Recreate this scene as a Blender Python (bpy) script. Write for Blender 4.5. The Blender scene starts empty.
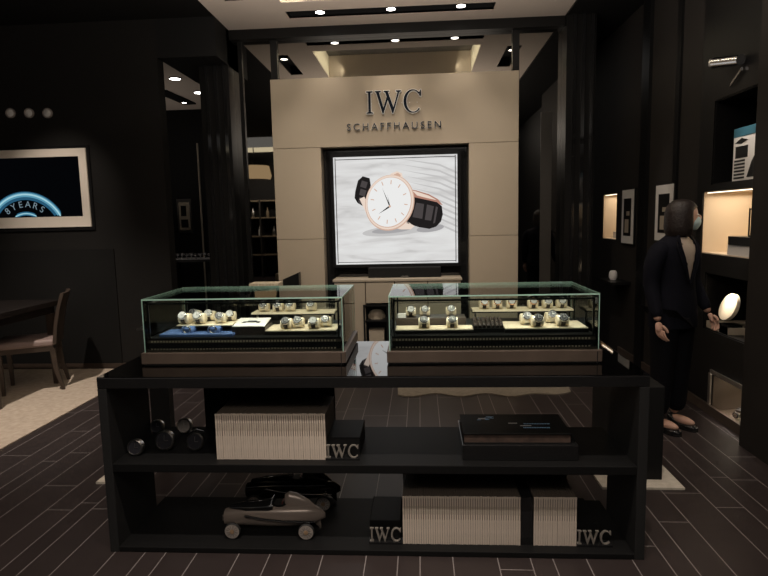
import bpy, bmesh, math, random
from mathutils import Vector, Matrix
random.seed(4)
PI = math.pi
scn = bpy.context.scene
C = scn.collection

# ------------------------------------------------------------------ camera
YAW, PITCH, ROLL, FPX, CH = .06456, .11876, .02213, 575.0, 1.5
F_ = Vector((-math.sin(YAW)*math.cos(PITCH), math.cos(YAW)*math.cos(PITCH), -math.sin(PITCH)))
r_ = Vector((math.cos(YAW), math.sin(YAW), 0)); d_ = F_.cross(r_)
R_ = r_*math.cos(ROLL)+d_*math.sin(ROLL); D_ = -r_*math.sin(ROLL)+d_*math.cos(ROLL)
cam = bpy.data.objects.new('camera', bpy.data.cameras.new('camera')); C.objects.link(cam)
cam.data.sensor_width = 36; cam.data.lens = FPX/768*36; cam.data.clip_start = .05
M = Matrix.Identity(4)
for i in range(3):
    M[i][0] = R_[i]; M[i][1] = -D_[i]; M[i][2] = -F_[i]; M[i][3] = (0, 0, CH)[i]
cam.matrix_world = M
scn.camera = cam
def ray(u, v): return F_+R_*(u-384)/FPX+D_*(v-288)/FPX
def atY(u, v, Y): r = ray(u, v); return Vector((0, 0, CH))+r*(Y/r.y)
def atX(u, v, X): r = ray(u, v); return Vector((0, 0, CH))+r*(X/r.x)
def atZ(u, v, Z): r = ray(u, v); return Vector((0, 0, CH))+r*((Z-CH)/r.z)

# ------------------------------------------------------------------ world, exposure, area lights
w = bpy.data.worlds.new('world'); scn.world = w; w.use_nodes = True
w.node_tree.nodes['Background'].inputs[0].default_value = (1, .95, .90, 1)
w.node_tree.nodes['Background'].inputs[1].default_value = .28
vs = scn.view_settings
vs.view_transform = 'Standard'; vs.look = 'None'; vs.gamma = 1; vs.use_curve_mapping = False
vs.exposure = 0.0
GAIN = 2.4
def area(name, loc, sx, sy, power, col, rot=(0, 0, 0)):
    l = bpy.data.lights.new(name, 'AREA'); l.shape = 'RECTANGLE'; l.size = sx; l.size_y = sy
    l.energy = power*GAIN; l.color = col
    o = bpy.data.objects.new(name, l); C.objects.link(o); o.location = loc; o.rotation_euler = rot
    return o
def spot(name, loc, target, power, col, angle=60, blend=.6, rad=.03):
    l = bpy.data.lights.new(name, 'SPOT'); l.energy = power*GAIN; l.color = col
    l.spot_size = math.radians(angle); l.spot_blend = blend; l.shadow_soft_size = rad
    o = bpy.data.objects.new(name, l); C.objects.link(o); o.location = loc
    o.rotation_euler = (Vector(target)-Vector(loc)).to_track_quat('-Z', 'Y').to_euler()
    return o
WARM = (1, .88, .77)
area('ceiling_fill', (-.25, 2.6, 2.3), 2.8, 4.0, 43, (1, .89, .79), (PI, 0, 0))  # added light without a fixture, faces up to brighten the ceiling
area('front_wash', (-.25, -.6, 3.3), 3.4, .5, 12, (1, .90, .80), (math.radians(55), 0, 0))
ZC = 3.5
for x, tx in ((-1.1, -1.25), (-.25, -.25), (.6, .75)):
    spot('portal_wash', (x, 4.4, ZC+.02), (tx, 6.0, 1.2), 40, (1, .89, .78), 62, 1, .04)
SLOT_Y = 5.79
for x in (-.936, -.248, .42):
    spot('ceiling_spot', (x, SLOT_Y-.02, ZC-.03), (x, SLOT_Y+.10, 1.9), 7, WARM, 62, .9, .02)
for x in (-1.0, -.25, .5):
    spot('counter_spot', (x, 1.5, ZC-.05), (x, 2.6, .3), 46, WARM, 50, .8, .03)
spot('aisle_spot', (1.3, 2.0, ZC-.05), (1.4, 2.6, 0), 18, WARM, 60, .9, .03)
spot('aisle_spot', (-2.2, 2.0, ZC-.05), (-2.2, 2.6, 0), 16, WARM, 60, .9, .03)
spot('aisle_spot', (1.3, 3.2, ZC-.05), (1.75, 4.1, .6), 20, WARM, 40, .9, .03)
spot('lounge_spot', (-3.2, 3.9, 3.0), (-3.6, 4.6, 0), 112, WARM, 85, .9, .03)
spot('lounge_spot', (-3.4, 4.3, 3.0), (-3.65, 5.75, 1.75), 26, WARM, 45, .9, .03)
for x in (-.86, .33):
    area('case_strip', (x, 2.70, 1.136), .86, .02, .42, (1, .93, .82), (math.radians(12), 0, 0))

# ------------------------------------------------------------------ materials
def mat(name, col, rough=.5, metal=0, spec=.5, emit=None, es=0, noise=None, ns=8, bump=0, coat=0):
    m = bpy.data.materials.new(name); m.use_nodes = True
    nt = m.node_tree; b = nt.nodes['Principled BSDF']
    b.inputs['Base Color'].default_value = (*col, 1); b.inputs['Roughness'].default_value = rough
    b.inputs['Metallic'].default_value = metal; b.inputs['Specular IOR Level'].default_value = spec
    b.inputs['Coat Weight'].default_value = coat
    if emit: b.inputs['Emission Color'].default_value = (*emit, 1); b.inputs['Emission Strength'].default_value = es
    if noise or bump:
        tc = nt.nodes.new('ShaderNodeTexCoord'); n = nt.nodes.new('ShaderNodeTexNoise')
        n.inputs['Scale'].default_value = ns; n.inputs['Detail'].default_value = 6
        nt.links.new(tc.outputs['Object'], n.inputs['Vector'])
        if noise:
            r = nt.nodes.new('ShaderNodeValToRGB'); r.color_ramp.elements[0].position = .3; r.color_ramp.elements[1].position = .7
            r.color_ramp.elements[0].color = (*col, 1); r.color_ramp.elements[1].color = (*noise, 1)
            nt.links.new(n.outputs['Fac'], r.inputs['Fac']); nt.links.new(r.outputs['Color'], b.inputs['Base Color'])
        if bump:
            bp = nt.nodes.new('ShaderNodeBump'); bp.inputs['Strength'].default_value = bump; bp.inputs['Distance'].default_value = .01
            nt.links.new(n.outputs['Fac'], bp.inputs['Height']); nt.links.new(bp.outputs['Normal'], b.inputs['Normal'])
    return m
def emis(name, col, s=1): return mat(name, (0, 0, 0), .5, emit=col, es=s, spec=0)

MT = {
 'wall': mat('dark_wall', (.008, .0078, .0074), .75, spec=.15, noise=(.0095, .0092, .0088), ns=3, bump=.1),
 'wallb': mat('brown_wall', (.0125, .0118, .0110), .7, spec=.15, noise=(.0145, .0135, .0125), ns=4),
 'bgloss': mat('black_gloss', (.013, .013, .0135), .06, spec=.5),
 'bsatin': mat('black_satin', (.009, .009, .009), .35, spec=.25),
 'bmatte': mat('black_matte', (.011, .011, .011), .6, spec=.15),
 'bshelf': mat('black_shelf_laminate', (.026, .026, .0262), .5, spec=.08),
 'bboard': mat('black_shelf_board', (.010, .010, .0102), .45, spec=.08),
 'btop': mat('black_mirror_top', (.20, .20, .20), .02, metal=1),
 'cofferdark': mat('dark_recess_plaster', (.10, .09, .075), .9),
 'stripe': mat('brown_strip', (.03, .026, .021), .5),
 'pillar': mat('black_pillar', (.006, .0058, .0056), .4, spec=.25, noise=(.007, .0068, .0066), ns=5),
 'wallr': mat('right_brown_wall', (.024, .0215, .0195), .7, spec=.15, noise=(.028, .025, .0225), ns=4),
 'mirror': mat('dark_mirror', (.30, .29, .27), .015, metal=1),
 'ceil': mat('ceiling_plaster', (.62, .54, .47), .9, spec=.1, noise=(.64, .56, .49), ns=2),
 'cove': mat('cove_plaster', (.85, .8, .66), .8, spec=.1),
 'portal': mat('taupe_panel', (.42, .355, .265), .55, spec=.3, noise=(.44, .37, .28), ns=2.5),
 'lside': mat('white_metal_rim', (.8, .8, .78), .4),
 'dtable': mat('black_table_wood', (.014, .011, .010), .25),
 'taupe': mat('taupe_laminate', (.38, .325, .245), .5, noise=(.41, .35, .27), ns=4),
 'bronze': mat('bronze_veneer', (.062, .046, .036), .35, spec=.35, noise=(.08, .06, .047), ns=9),
 'chrome': mat('chrome', (.68, .68, .69), .18, metal=1),
 'sildial': mat('silver_dial', (.36, .35, .34), .35),
 'steel': mat('brushed_steel', (.62, .60, .57), .3, metal=1),
 'letter': mat('silver_letter', (.42, .38, .34), .4, metal=.5, noise=(.36, .33, .29), ns=40),
 'navyface': mat('navy_letter', (.006, .010, .018), .7, spec=.1),
 'cream': mat('cream_leather', (.78, .68, .50), .6, noise=(.70, .60, .44), ns=30, bump=.1),
 'white': mat('white_card', (.75, .73, .70), .6),
 'blue': mat('blue_velvet', (.06, .12, .30), .8, noise=(.09, .17, .38), ns=40),
 'leather': mat('black_leather', (.02, .016, .014), .45, noise=(.045, .03, .024), ns=60, bump=.4),
 'gold': mat('rose_gold', (.85, .5, .33), .22, metal=1),
 'dialw': mat('white_dial', (.75, .75, .75), .3, coat=.5),
 'dialb': mat('black_dial', (.02, .02, .025), .35),
 'carpet': mat('beige_carpet', (.40, .33, .26), .95, spec=.05, noise=(.50, .42, .34), ns=22, bump=.6),
 'rug': mat('cream_rug', (.55, .50, .42), .95, spec=.05, noise=(.64, .59, .50), ns=30, bump=.5),
 'wood': mat('dark_wood', (.04, .028, .021), .4, noise=(.055, .038, .028), ns=14),
 'seat': mat('mauve_leather', (.22, .16, .145), .55, noise=(.25, .185, .165), ns=10),
 'spine': mat('cream_spine', (.70, .60, .51), .6, noise=(.63, .54, .455), ns=26),
 'cover': mat('brown_cover', (.11, .088, .070), .6),
 'nichebrown': mat('niche_brown', (.10, .075, .055), .5),
 'rugd': mat('taupe_rug', (.24, .21, .165), .95, spec=.05, noise=(.30, .265, .21), ns=30, bump=.5),
 'skin': mat('skin', (.55, .33, .24), .55, noise=(.60, .37, .28), ns=14),
 'hair': mat('dark_brown_hair', (.012, .0075, .006), .5, noise=(.018, .011, .009), ns=60, bump=.5),
 'navy': mat('navy_cloth', (.007, .0075, .012), .85, spec=.1, noise=(.009, .0095, .015), ns=30, bump=.2),
 'trouser': mat('black_cloth', (.007, .007, .009), .9, spec=.1),
 'shirt': mat('beige_blouse', (.42, .35, .29), .7, noise=(.46, .39, .32), ns=10),
 'mask': mat('pale_blue_mask', (.50, .66, .68), .8),
 'niche': mat('niche_lining', (.72, .60, .46), .7),
 'glow': emis('warm_led', (1, .86, .66), 3),
 'lamp': emis('downlight_lens', (1, .95, .88), 14),
 'lampdim': emis('far_lamp_lens', (1, .95, .88), 5),
 'cork': mat('brown_tan', (.30, .2, .12), .6),
 'edge': mat('glass_edge', (.42, .66, .56), .2, spec=.8),
 'pagebrown': mat('worn_brown_edge', (.10, .065, .05), .6, noise=(.05, .032, .026), ns=30),
 'tyre': mat('tyre_rubber', (.012, .012, .012), .7),
 'rim': mat('pale_rim', (.33, .29, .26), .4, noise=(.25, .22, .2), ns=60),
 'carbody': mat('polished_car_body', (.34, .28, .24), .25, metal=.25),
 'red': mat('dark_red', (.12, .02, .02), .4),
}
# glass: clear sheet with fresnel reflection and a green tint
def glassmat(name, tint, refl=.06):
    m = bpy.data.materials.new(name); m.use_nodes = True; nt = m.node_tree; nt.nodes.clear()
    o = nt.nodes.new('ShaderNodeOutputMaterial'); mx = nt.nodes.new('ShaderNodeMixShader')
    t = nt.nodes.new('ShaderNodeBsdfTransparent'); t.inputs[0].default_value = (*tint, 1)
    g = nt.nodes.new('ShaderNodeBsdfGlossy'); g.inputs['Roughness'].default_value = 0.01
    f = nt.nodes.new('ShaderNodeFresnel'); f.inputs[0].default_value = 1.5
    nt.links.new(f.outputs[0], mx.inputs[0]); nt.links.new(t.outputs[0], mx.inputs[1]); nt.links.new(g.outputs[0], mx.inputs[2])
    nt.links.new(mx.outputs[0], o.inputs[0]); return m
MT['glass'] = glassmat('clear_glass', (.93, .975, .955))
# floor tiles: lanes 0.145/0.195/0.145/0.098 wide, staggered cross joints
def floormat():
    m = bpy.data.materials.new('brown_floor_tile'); m.use_nodes = True; nt = m.node_tree; L = nt.links
    b = nt.nodes['Principled BSDF']; b.inputs['Roughness'].default_value = .42; b.inputs['Specular IOR Level'].default_value = .35
    tc = nt.nodes.new('ShaderNodeTexCoord'); sp = nt.nodes.new('ShaderNodeSeparateXYZ'); L.new(tc.outputs['Object'], sp.inputs[0])
    def mth(op, a, b_=None, c=None):
        n = nt.nodes.new('ShaderNodeMath'); n.operation = op
        for i, v in enumerate((a, b_, c)):
            if v is None: continue
            if isinstance(v, (int, float)): n.inputs[i].default_value = v
            else: L.new(v, n.inputs[i])
        return n.outputs[0]
    P = .583
    xs = mth('ADD', sp.outputs['X'], .604+P*40)
    u = mth('MODULO', xs, P); cell = mth('FLOOR', mth('DIVIDE', xs, P))
    bounds = (0, .145, .342, .485)
    lane = None; g = None
    for k, bd in enumerate(bounds+(P,)):
        d = mth('ABSOLUTE', mth('SUBTRACT', u, bd)); q = mth('LESS_THAN', d, .0022)
        g = q if g is None else mth('MAXIMUM', g, q)
        if 0 < k < 4:
            s = mth('GREATER_THAN', u, bd); lane = s if lane is None else mth('ADD', lane, s)
    idn = mth('ADD', mth('MULTIPLY', cell, 4), lane)
    wn = nt.nodes.new('ShaderNodeTexWhiteNoise'); wn.noise_dimensions = '1D'; L.new(idn, wn.inputs['W'])
    TL = .9
    ys = mth('ADD', sp.outputs['Y'], mth('MULTIPLY', wn.outputs['Value'], TL)); ys = mth('ADD', ys, TL*30)
    v = mth('MODULO', ys, TL); g2 = mth('LESS_THAN', v, .0045); g = mth('MAXIMUM', g, g2)
    row = mth('FLOOR', mth('DIVIDE', ys, TL))
    wn2 = nt.nodes.new('ShaderNodeTexWhiteNoise'); wn2.noise_dimensions = '2D'
    cb = nt.nodes.new('ShaderNodeCombineXYZ'); L.new(idn, cb.inputs[0]); L.new(row, cb.inputs[1]); L.new(cb.outputs[0], wn2.inputs['Vector'])
    nz = nt.nodes.new('ShaderNodeTexNoise'); nz.inputs['Scale'].default_value = 5; nz.inputs['Detail'].default_value = 6; L.new(tc.outputs['Object'], nz.inputs['Vector'])
    val = mth('ADD', mth('MULTIPLY', wn2.outputs['Value'], .35), mth('MULTIPLY', nz.outputs['Fac'], .7))
    rp = nt.nodes.new('ShaderNodeValToRGB'); rp.color_ramp.elements[0].color = (.024, .0178, .0172, 1); rp.color_ramp.elements[1].color = (.041, .031, .030, 1)
    L.new(val, rp.inputs[0])
    mx = nt.nodes.new('ShaderNodeMix'); mx.data_type = 'RGBA'; L.new(g, mx.inputs[0]); L.new(rp.outputs[0], mx.inputs[6]); mx.inputs[7].default_value = (.23, .205, .20, 1)
    L.new(mx.outputs[2], b.inputs['Base Color'])
    return m
MT['floor'] = floormat()

# ------------------------------------------------------------------ mesh helpers
class MB:
    def __init__(s): s.b = bmesh.new(); s.mats = []; s.cur = 0
    def m(s, key):
        if key not in s.mats: s.mats.append(key)
        s.cur = s.mats.index(key); return s
    def _fin(s, n0, mtx=None):
        s.b.faces.ensure_lookup_table(); s.b.verts.ensure_lookup_table()
        for f in s.b.faces[n0[1]:]: f.material_index = s.cur
        if mtx is not None:
            for v in s.b.verts[n0[0]:]: v.co = mtx @ v.co
    def _n(s): return (len(s.b.verts), len(s.b.faces))
    def box(s, x0, x1, y0, y1, z0, z1, mtx=None):
        n = s._n(); vs_ = [s.b.verts.new(p) for p in ((x0,y0,z0),(x1,y0,z0),(x1,y1,z0),(x0,y1,z0),(x0,y0,z1),(x1,y0,z1),(x1,y1,z1),(x0,y1,z1))]
        for q in ((3,2,1,0),(4,5,6,7),(0,1,5,4),(1,2,6,5),(2,3,7,6),(3,0,4,7)): s.b.faces.new([vs_[i] for i in q])
        s._fin(n, mtx); return s
    def poly(s, pts, thick=None, axis=Vector((0, 1, 0)), mtx=None):
        """prism from an outline"""
        n = s._n(); a = [s.b.verts.new(p) for p in pts]; s.b.faces.new(a)
        if thick:
            c = [s.b.verts.new(Vector(p)+axis*thick) for p in pts]; s.b.faces.new(c[::-1]); k = len(a)
            for i in range(k): s.b.faces.new((a[i], c[i], c[(i+1) % k], a[(i+1) % k]))
        s._fin(n, mtx); return s
    def lathe(s, prof, seg=24, mtx=None, close=True):
        """prof: (r, z) pairs around z"""
        n = s._n(); rings = []
        for r, z in prof:
            if r < 1e-6: rings.append([s.b.verts.new((0, 0, z))])
            else: rings.append([s.b.verts.new((r*math.cos(2*PI*i/seg), r*math.sin(2*PI*i/seg), z)) for i in range(seg)])
        for a, c in zip(rings, rings[1:]):
            for i in range(seg):
                j = (i+1) % seg
                q = [a[i % len(a)], a[j % len(a)], c[j % len(c)], c[i % len(c)]]
                u = []
                for v in q:
                    if v not in u: u.append(v)
                if len(u) > 2: s.b.faces.new(u)
        if close:
            for rg, fl in ((rings[0], 1), (rings[-1], 0)):
                if len(rg) > 2: s.b.faces.new(rg[::-1] if fl else rg)
        s._fin(n, mtx); return s
    def cyl(s, p, q, r, r2=None, seg=16):
        p = Vector(p); q = Vector(q); d = q-p
        mt = Matrix.Translation(p) @ d.to_track_quat('Z', 'Y').to_matrix().to_4x4()
        return s.lathe(((r, 0), (r if r2 is None else r2, d.length)), seg, mt)
    def tube(s, pts, r, seg=8):
        n = s._n(); pts = [Vector(p) for p in pts]; rings = []
        for i, p in enumerate(pts):
            t = (pts[min(i+1, len(pts)-1)]-pts[max(i-1, 0)]).normalized(); q = t.to_track_quat('Z', 'Y')
            rr = r[i] if isinstance(r, (list, tuple)) else r
            rings.append([s.b.verts.new(p+q @ Vector((rr*math.cos(2*PI*k/seg), rr*math.sin(2*PI*k/seg), 0))) for k in range(seg)])
        for a, c in zip(rings, rings[1:]):
            for k in range(seg): s.b.faces.new((a[k], a[(k+1) % seg], c[(k+1) % seg], c[k]))
        s.b.faces.new(rings[0][::-1]); s.b.faces.new(rings[-1]); s._fin(n); return s
    def loft(s, rings, closed=True):
        n = s._n(); R = [[s.b.verts.new(p) for p in r] for r in rings]; k = len(R[0])
        for a, c in zip(R, R[1:]):
            for i in range(k): s.b.faces.new((a[i], a[(i+1) % k], c[(i+1) % k], c[i]))
        if closed: s.b.faces.new(R[0][::-1]); s.b.faces.new(R[-1])
        s._fin(n); return s
    def ball(s, c, rx, ry, rz, seg=16, rg=10, mtx=None):
        prof = [(math.sin(PI*i/rg), -math.cos(PI*i/rg)) for i in range(rg+1)]; prof[0] = (0, -1); prof[-1] = (0, 1)
        mt = Matrix.Translation(c) @ Matrix.Diagonal((rx, ry, rz, 1))
        return s.lathe(prof, seg, (mtx @ mt) if mtx is not None else mt, False)
    def addmesh(s, me, mtx=None):
        n = s._n(); s.b.from_mesh(me); s._fin(n, mtx); return s
    def build(s, name, parent=None, smooth=False, bevel=0, label=None, key=None):
        if key: s.m(key)
        bmesh.ops.recalc_face_normals(s.b, faces=s.b.faces)
        me = bpy.data.meshes.new(name); s.b.to_mesh(me); s.b.free()
        for k in (s.mats or ['bsatin']): me.materials.append(MT[k] if isinstance(k, str) else k)
        if smooth:
            for p in me.polygons: p.use_smooth = True
            try: me.set_sharp_from_angle(angle=math.radians(40))
            except Exception: pass
        o = bpy.data.objects.new(name, me); C.objects.link(o)
        if parent: o.parent = parent
        if bevel:
            bv = o.modifiers.new('bevel', 'BEVEL'); bv.width = bevel; bv.segments = 2; bv.limit_method = 'ANGLE'
        if label: o['label'] = label
        return o
def B(name, key, x0, x1, y0, y1, z0, z1, parent=None, bevel=0, label=None):
    return MB().m(key).box(x0, x1, y0, y1, z0, z1).build(name, parent, bevel=bevel, label=label)
def empty(name, loc, rz=0, label=None, cat=None, group=None):
    o = bpy.data.objects.new(name, None); C.objects.link(o); o.location = loc; o.rotation_euler = (0, 0, rz)
    o.empty_display_size = .05
    return tag(o, label, cat, group)
def tag(o, label=None, cat=None, group=None, kind=None):
    for k, v in (('label', label), ('category', cat), ('group', group), ('kind', kind)):
        if v: o[k] = v
    return o
def struct(o): o['kind'] = 'structure'; return o
def copy_tree(o, parent=None):
    c = o.copy(); C.objects.link(c)
    if parent: c.parent = parent
    for ch in [x for x in bpy.data.objects if x.parent == o]: copy_tree(ch, c)
    return c
def relabel(o, label, group=None):
    o['label'] = label
    if group: o['group'] = group
def rotm(axis, deg, loc=(0, 0, 0)): return Matrix.Translation(loc) @ Matrix.Rotation(math.radians(deg), 4, axis)
def textmesh(s, size, depth=0, spacing=1.0, off=0):
    cu = bpy.data.curves.new('text', 'FONT'); cu.body = s; cu.size = size; cu.extrude = depth; cu.space_character = spacing
    cu.align_x = 'CENTER'; cu.offset = off
    o = bpy.data.objects.new('text', cu); C.objects.link(o)
    bpy.context.view_layer.update()
    me = bpy.data.meshes.new_from_object(o.evaluated_get(bpy.context.evaluated_depsgraph_get()))
    bpy.data.objects.remove(o); return me
# serif capitals I, W, C as outlines in an x/z plane (height 1)
def letter_I():
    return [[(0,0),(.34,0),(.34,.05),(.235,.08),(.235,.92),(.34,.95),(.34,1),(0,1),(0,.95),(.105,.92),(.105,.08),(0,.05)]], .34
def letter_W():
    return [[(0,1),(0,.95),(.06,.92),(.36,0),(.42,0),(.70,.72),(.64,.86),(.42,.26),(.21,.92),(.30,.95),(.30,1)],
            [(.44,1),(.44,.95),(.52,.92),(.86,0),(.92,0),(1.24,.92),(1.32,.95),(1.32,1),(1.06,1),(1.06,.95),(1.15,.92),(.93,.27),(.66,.95),(.72,.95),(.72,1)]], 1.32
def letter_C():
    o = []; i_ = []
    for k in range(25):
        a = math.radians(42+276*k/24)
        o.append((.48+.48*math.cos(a), .5+.52*math.sin(a)))
        i_.append((.50+(.38-.035*abs(math.cos(a)))*math.cos(a), .5+.465*math.sin(a)))
    pts = [(.90, .98)]+o[:]+[(.93, .06)]+i_[::-1]+[(.86, .70), (.90, .70)]
    pts = o+i_[::-1]
    ser = [(.80, .74), (.90, .70), (.90, 1.0), (.86, 1.0), (.80, .86)]
    return [pts, ser], .95
def outset(pts, d):
    ar = sum(a[0]*b[1]-b[0]*a[1] for a, b in zip(pts, pts[1:]+pts[:1])); sg = 1 if ar > 0 else -1; r = []
    for i, p in enumerate(pts):
        a = pts[i-1]; b = pts[(i+1) % len(pts)]
        e1 = Vector((p[0]-a[0], p[1]-a[1])).normalized(); e2 = Vector((b[0]-p[0], b[1]-p[1])).normalized()
        n1 = Vector((e1.y, -e1.x))*sg; n2 = Vector((e2.y, -e2.x))*sg; n = n1+n2
        n = n/max(.6, n.length_squared/2) if n.length > .1 else n1
        r.append((p[0]+n.x*d, p[1]+n.y*d))
    return r
def monogram(mb, x0, y, z0, h, thick, facekey, sidekey, widthfac=1.0, gap=.12):
    """writes IWC facing -Y starting at x0; returns the parts' end"""
    x = x0
    for fn in (letter_I, letter_W, letter_C):
        outs, wd = fn()
        for k, o in enumerate(outs):
            pts = [(x+p[0]*h*widthfac, y+k*.0003, z0+p[1]*h) for p in (outset(o, .022) if facekey != sidekey else o)]
            pf = [(x+p[0]*h*widthfac, y+k*.0003, z0+p[1]*h) for p in o]
            mb.m(sidekey); mb.poly([Vector(p) for p in pts], thick)
            if facekey != sidekey:
                mb.m(facekey); mb.poly([Vector((p[0], y-.0015-k*.0003, p[2])) for p in pf], .001)
        x += (wd+gap)*h*widthfac
    return x
CX = -.25
def P(u, v, Y): return atY(u, v, Y)
def P0(u, v): return atY(u, v, 6.28).x

# ================================================================== THE SETTING
struct(B('floor', 'floor', -7, 3.2, -3.2, 9.4, -.1, 0))
struct(B('floor_carpet', 'carpet', -6.5, -2.87, 2.2, 5.70, 0, .008))
# ceiling with recessed slots and coffer
XL, XR = -1.97, 1.49
YW = 6.28
cov = (-1.25, .74, 4.2, 5.50)
slots = [(-1.262, .742, 5.73, 5.92), (-1.262, .742, 1.42, 1.58), (-1.74, -1.57, 4.45, 5.40), (1.06, 1.23, 4.45, 5.40)]
holes = [cov]+slots
def ceiling_piece():
    mb = MB().m('ceil')
    xs = sorted({XL, XR}|{h[0] for h in holes}|{h[1] for h in holes}); ys = sorted({-1.2, YW}|{h[2] for h in holes}|{h[3] for h in holes})
    for a, b in zip(xs, xs[1:]):
        for c, d in zip(ys, ys[1:]):
            mx, my = (a+b)/2, (c+d)/2
            if any(h[0] < mx < h[1] and h[2] < my < h[3] for h in holes): continue
            mb.box(a, b, c, d, ZC, ZC+.02)
    for h in slots:
        mb.m('bmatte'); x0, x1, y0, y1 = h
        mb.box(x0, x1, y0, y1, ZC+.12, ZC+.14)
        mb.box(x0-.01, x0, y0, y1, ZC+.002, ZC+.14); mb.box(x1, x1+.01, y0, y1, ZC+.002, ZC+.14)
        mb.box(x0, x1, y0-.01, y0, ZC+.002, ZC+.14); mb.box(x0, x1, y1, y1+.01, ZC+.002, ZC+.14)
    x0, x1, y0, y1 = cov
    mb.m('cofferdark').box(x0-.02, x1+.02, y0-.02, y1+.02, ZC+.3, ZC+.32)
    mb.m('cove').box(x0-.02, x0, y0, y1, ZC+.02, ZC+.3).box(x1, x1+.02, y0, y1, ZC+.02, ZC+.3).m('ceil').box(x0, x1, y1, y1+.02, ZC+.02, ZC+.3).box(x0, x1, y0-.02, y0, ZC+.02, ZC+.3)
    return mb.build('ceiling')
struct(ceiling_piece())
for sx, x in ((-1, cov[0]+.22), (1, cov[1]-.22)):
    area('cove_light', (x, 4.85, ZC+.10), .04, 1.25, 1.6, (1, .90, .66), (0, sx*math.radians(-80), 0))
# ceiling spare (dark) on both sides
struct(B('ceiling_left', 'wall', -7, XL, -1.2, 5.76, ZC, ZC+.1))
struct(B('ceiling_left.001', 'bmatte', -2.57, XL, 5.76, 9.3, 3.13, 3.6))
struct(B('ceiling_right', 'bmatte', XR, 3.2, -1.2, 9.3, ZC-.02, ZC+.1))
struct(B('ceiling_left.002', 'ceil', -6.8, -2.57, 5.9, 9.3, 3.3, 3.36))
struct(B('wall_left', 'wallb', -7, -2.57, 5.76, 5.9, 0, ZC))
struct(B('wall_left.001', 'bmatte', -7, -6.9, -3, 9.3, 0, ZC))
pz = atY(60, 250, 5.7).z; px_ = atY(115, 300, 5.7).x
struct(B('trim_1', 'wall', -6.9, px_, 5.745, 5.76, .055, pz))
struct(B('baseboard_left', 'wood', -6.9, -2.57, 5.735, 5.76, 0, .055))
struct(B('wall_back', 'bmatte', -7, 3.2, 9.2, 9.3, 0, ZC))
# dark mirror wall behind the portal with trims
struct(B('wall_mirror', 'mirror', XL, XR, YW, YW+.06, 0, ZC))
zb = atY(391, 33, YW-.1).z
struct(B('trim_2', 'pillar', XL, XR, YW-.1, YW, zb, ZC))
for n, px in enumerate((273.5, 516)):
    x = atY(px, 55, YW-.04).x
    struct(B('trim_%d' % (n+3), 'bsatin', x-.035, x+.035, YW-.04, YW, 0, zb))
x = atY(243, 100, YW-.02).x
struct(B('trim_5', 'pillar', x-.03, x+.01, YW-.03, YW, 0, zb))
x = atY(575, 55, YW).x
# side columns flanking the mirror wall
def column(name, x0, x1, y0, y1, z1):
    mb = MB().m('pillar').box(x0, x1, y0, y1, 0, z1)
    for i in range(3):
        xx = x0+(x1-x0)*(.2+.3*i); mb.m('bgloss').box(xx, xx+.035, y0-.02, y0, 0, z1)
    return struct(mb.build(name))
column('wall_left.002', -2.28, XL, 6.1, 6.4, ZC-.001)
column('wall_right.001', XR, 1.78, 6.1, 6.4, ZC-.021)
# right wall (with niches left open)
XW = 2.15
def wall_with_niches(name, key, x, thick, y0, y1, z1, nich):
    mb = MB().m(key); ys = sorted({y0, y1}|{n[0] for n in nich}|{n[1] for n in nich}); zs = sorted({0, z1}|{n[2] for n in nich}|{n[3] for n in nich})
    for a, b in zip(ys, ys[1:]):
        for c, d in zip(zs, zs[1:]):
            my, mz = (a+b)/2, (c+d)/2
            if any(n[0] < my < n[1] and n[2] < mz < n[3] for n in nich): continue
            mb.box(x, x+thick, a, b, c, d)
    return mb
n_mid = (3.80, 4.57, 1.19, 1.655)
n_top = (3.80, 4.45, 1.70, 2.30)
n_low = (3.80, 4.48, .62, 1.05)
n_bot = (3.80, 4.31, .03, .31)
n_far = (6.50, 6.98, 1.22, 1.73)
n_far2 = (7.5, 7.85, 1.22, 1.73)
mb = wall_with_niches('w', 'bsatin', XW, .45, 3.71, 4.66, ZC-.02, [n_mid, n_top, n_low, n_bot])
struct(mb.build('wall_right'))
mb = wall_with_niches('w', 'wallr', XW, .45, 4.66, 9.2, ZC-.02, [n_far, n_far2])
struct(mb.build('wall_right.002'))
struct(B('wall_right.003', 'bmatte', XW+.45, XW+.5, 3.7, 9.2, 0, ZC-.02))
struct(B('wall_right.004', 'wallr', XW-.11, 3.2, 2.6, 3.71, 0, ZC-.02))
struct(B('wall_right.005', 'bmatte', XW+.1, 3.2, -3, 2.6, 0, ZC-.02))
struct(B('trim_6', 'bsatin', XW-.02, XW, 5.0, 5.07, 0, ZC-.02))
struct(B('trim_7', 'bsatin', XW-.03, XW, 5.62, 5.80, 0, ZC-.02))
struct(B('baseboard_right', 'bronze', XW-.02, XW, 3.71, 6.3, 0, .07))
# side facing the mall, behind the photographer, seen in the mirror wall
struct(B('wall_front', 'bmatte', -7, 3.2, -3.2, -3.1, 0, ZC))
MT['tanwood'] = mat('tan_shelf_board', (.22, .17, .11), .6); MT['shopglow'] = emis('shop_strip_glow', (1, .86, .6), 1.6); MT['shade'] = emis('lit_lamp_shade', (.9, .62, .34), .9)
tag(B('light_strip', 'shopglow', -5.2, -3.7, -3.09, -3.05, 3.38, 3.50), 'long cream light strip of the opposite shop, seen reflected left of the portal', 'light')
e = empty('hanging_lamp', (-4.45, -3.0, 2.64), label='wide warm lit lamp shade of the opposite shop, reflected left of the portal', cat='lamp')
MB().m('shade').lathe(((.42, 0), (.46, .1), (.40, .36)), 24, None, False).build('lamp_shade', e, True)
MB().m('bsatin').cyl((0, 0, .2), (0, 0, .855), .012).build('cord', e)
e = empty('shop_shelving', (-4.4, -3.05, 0), label='brown shelving of the opposite shop, reflected dimly left of the portal', cat='shelf')
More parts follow.
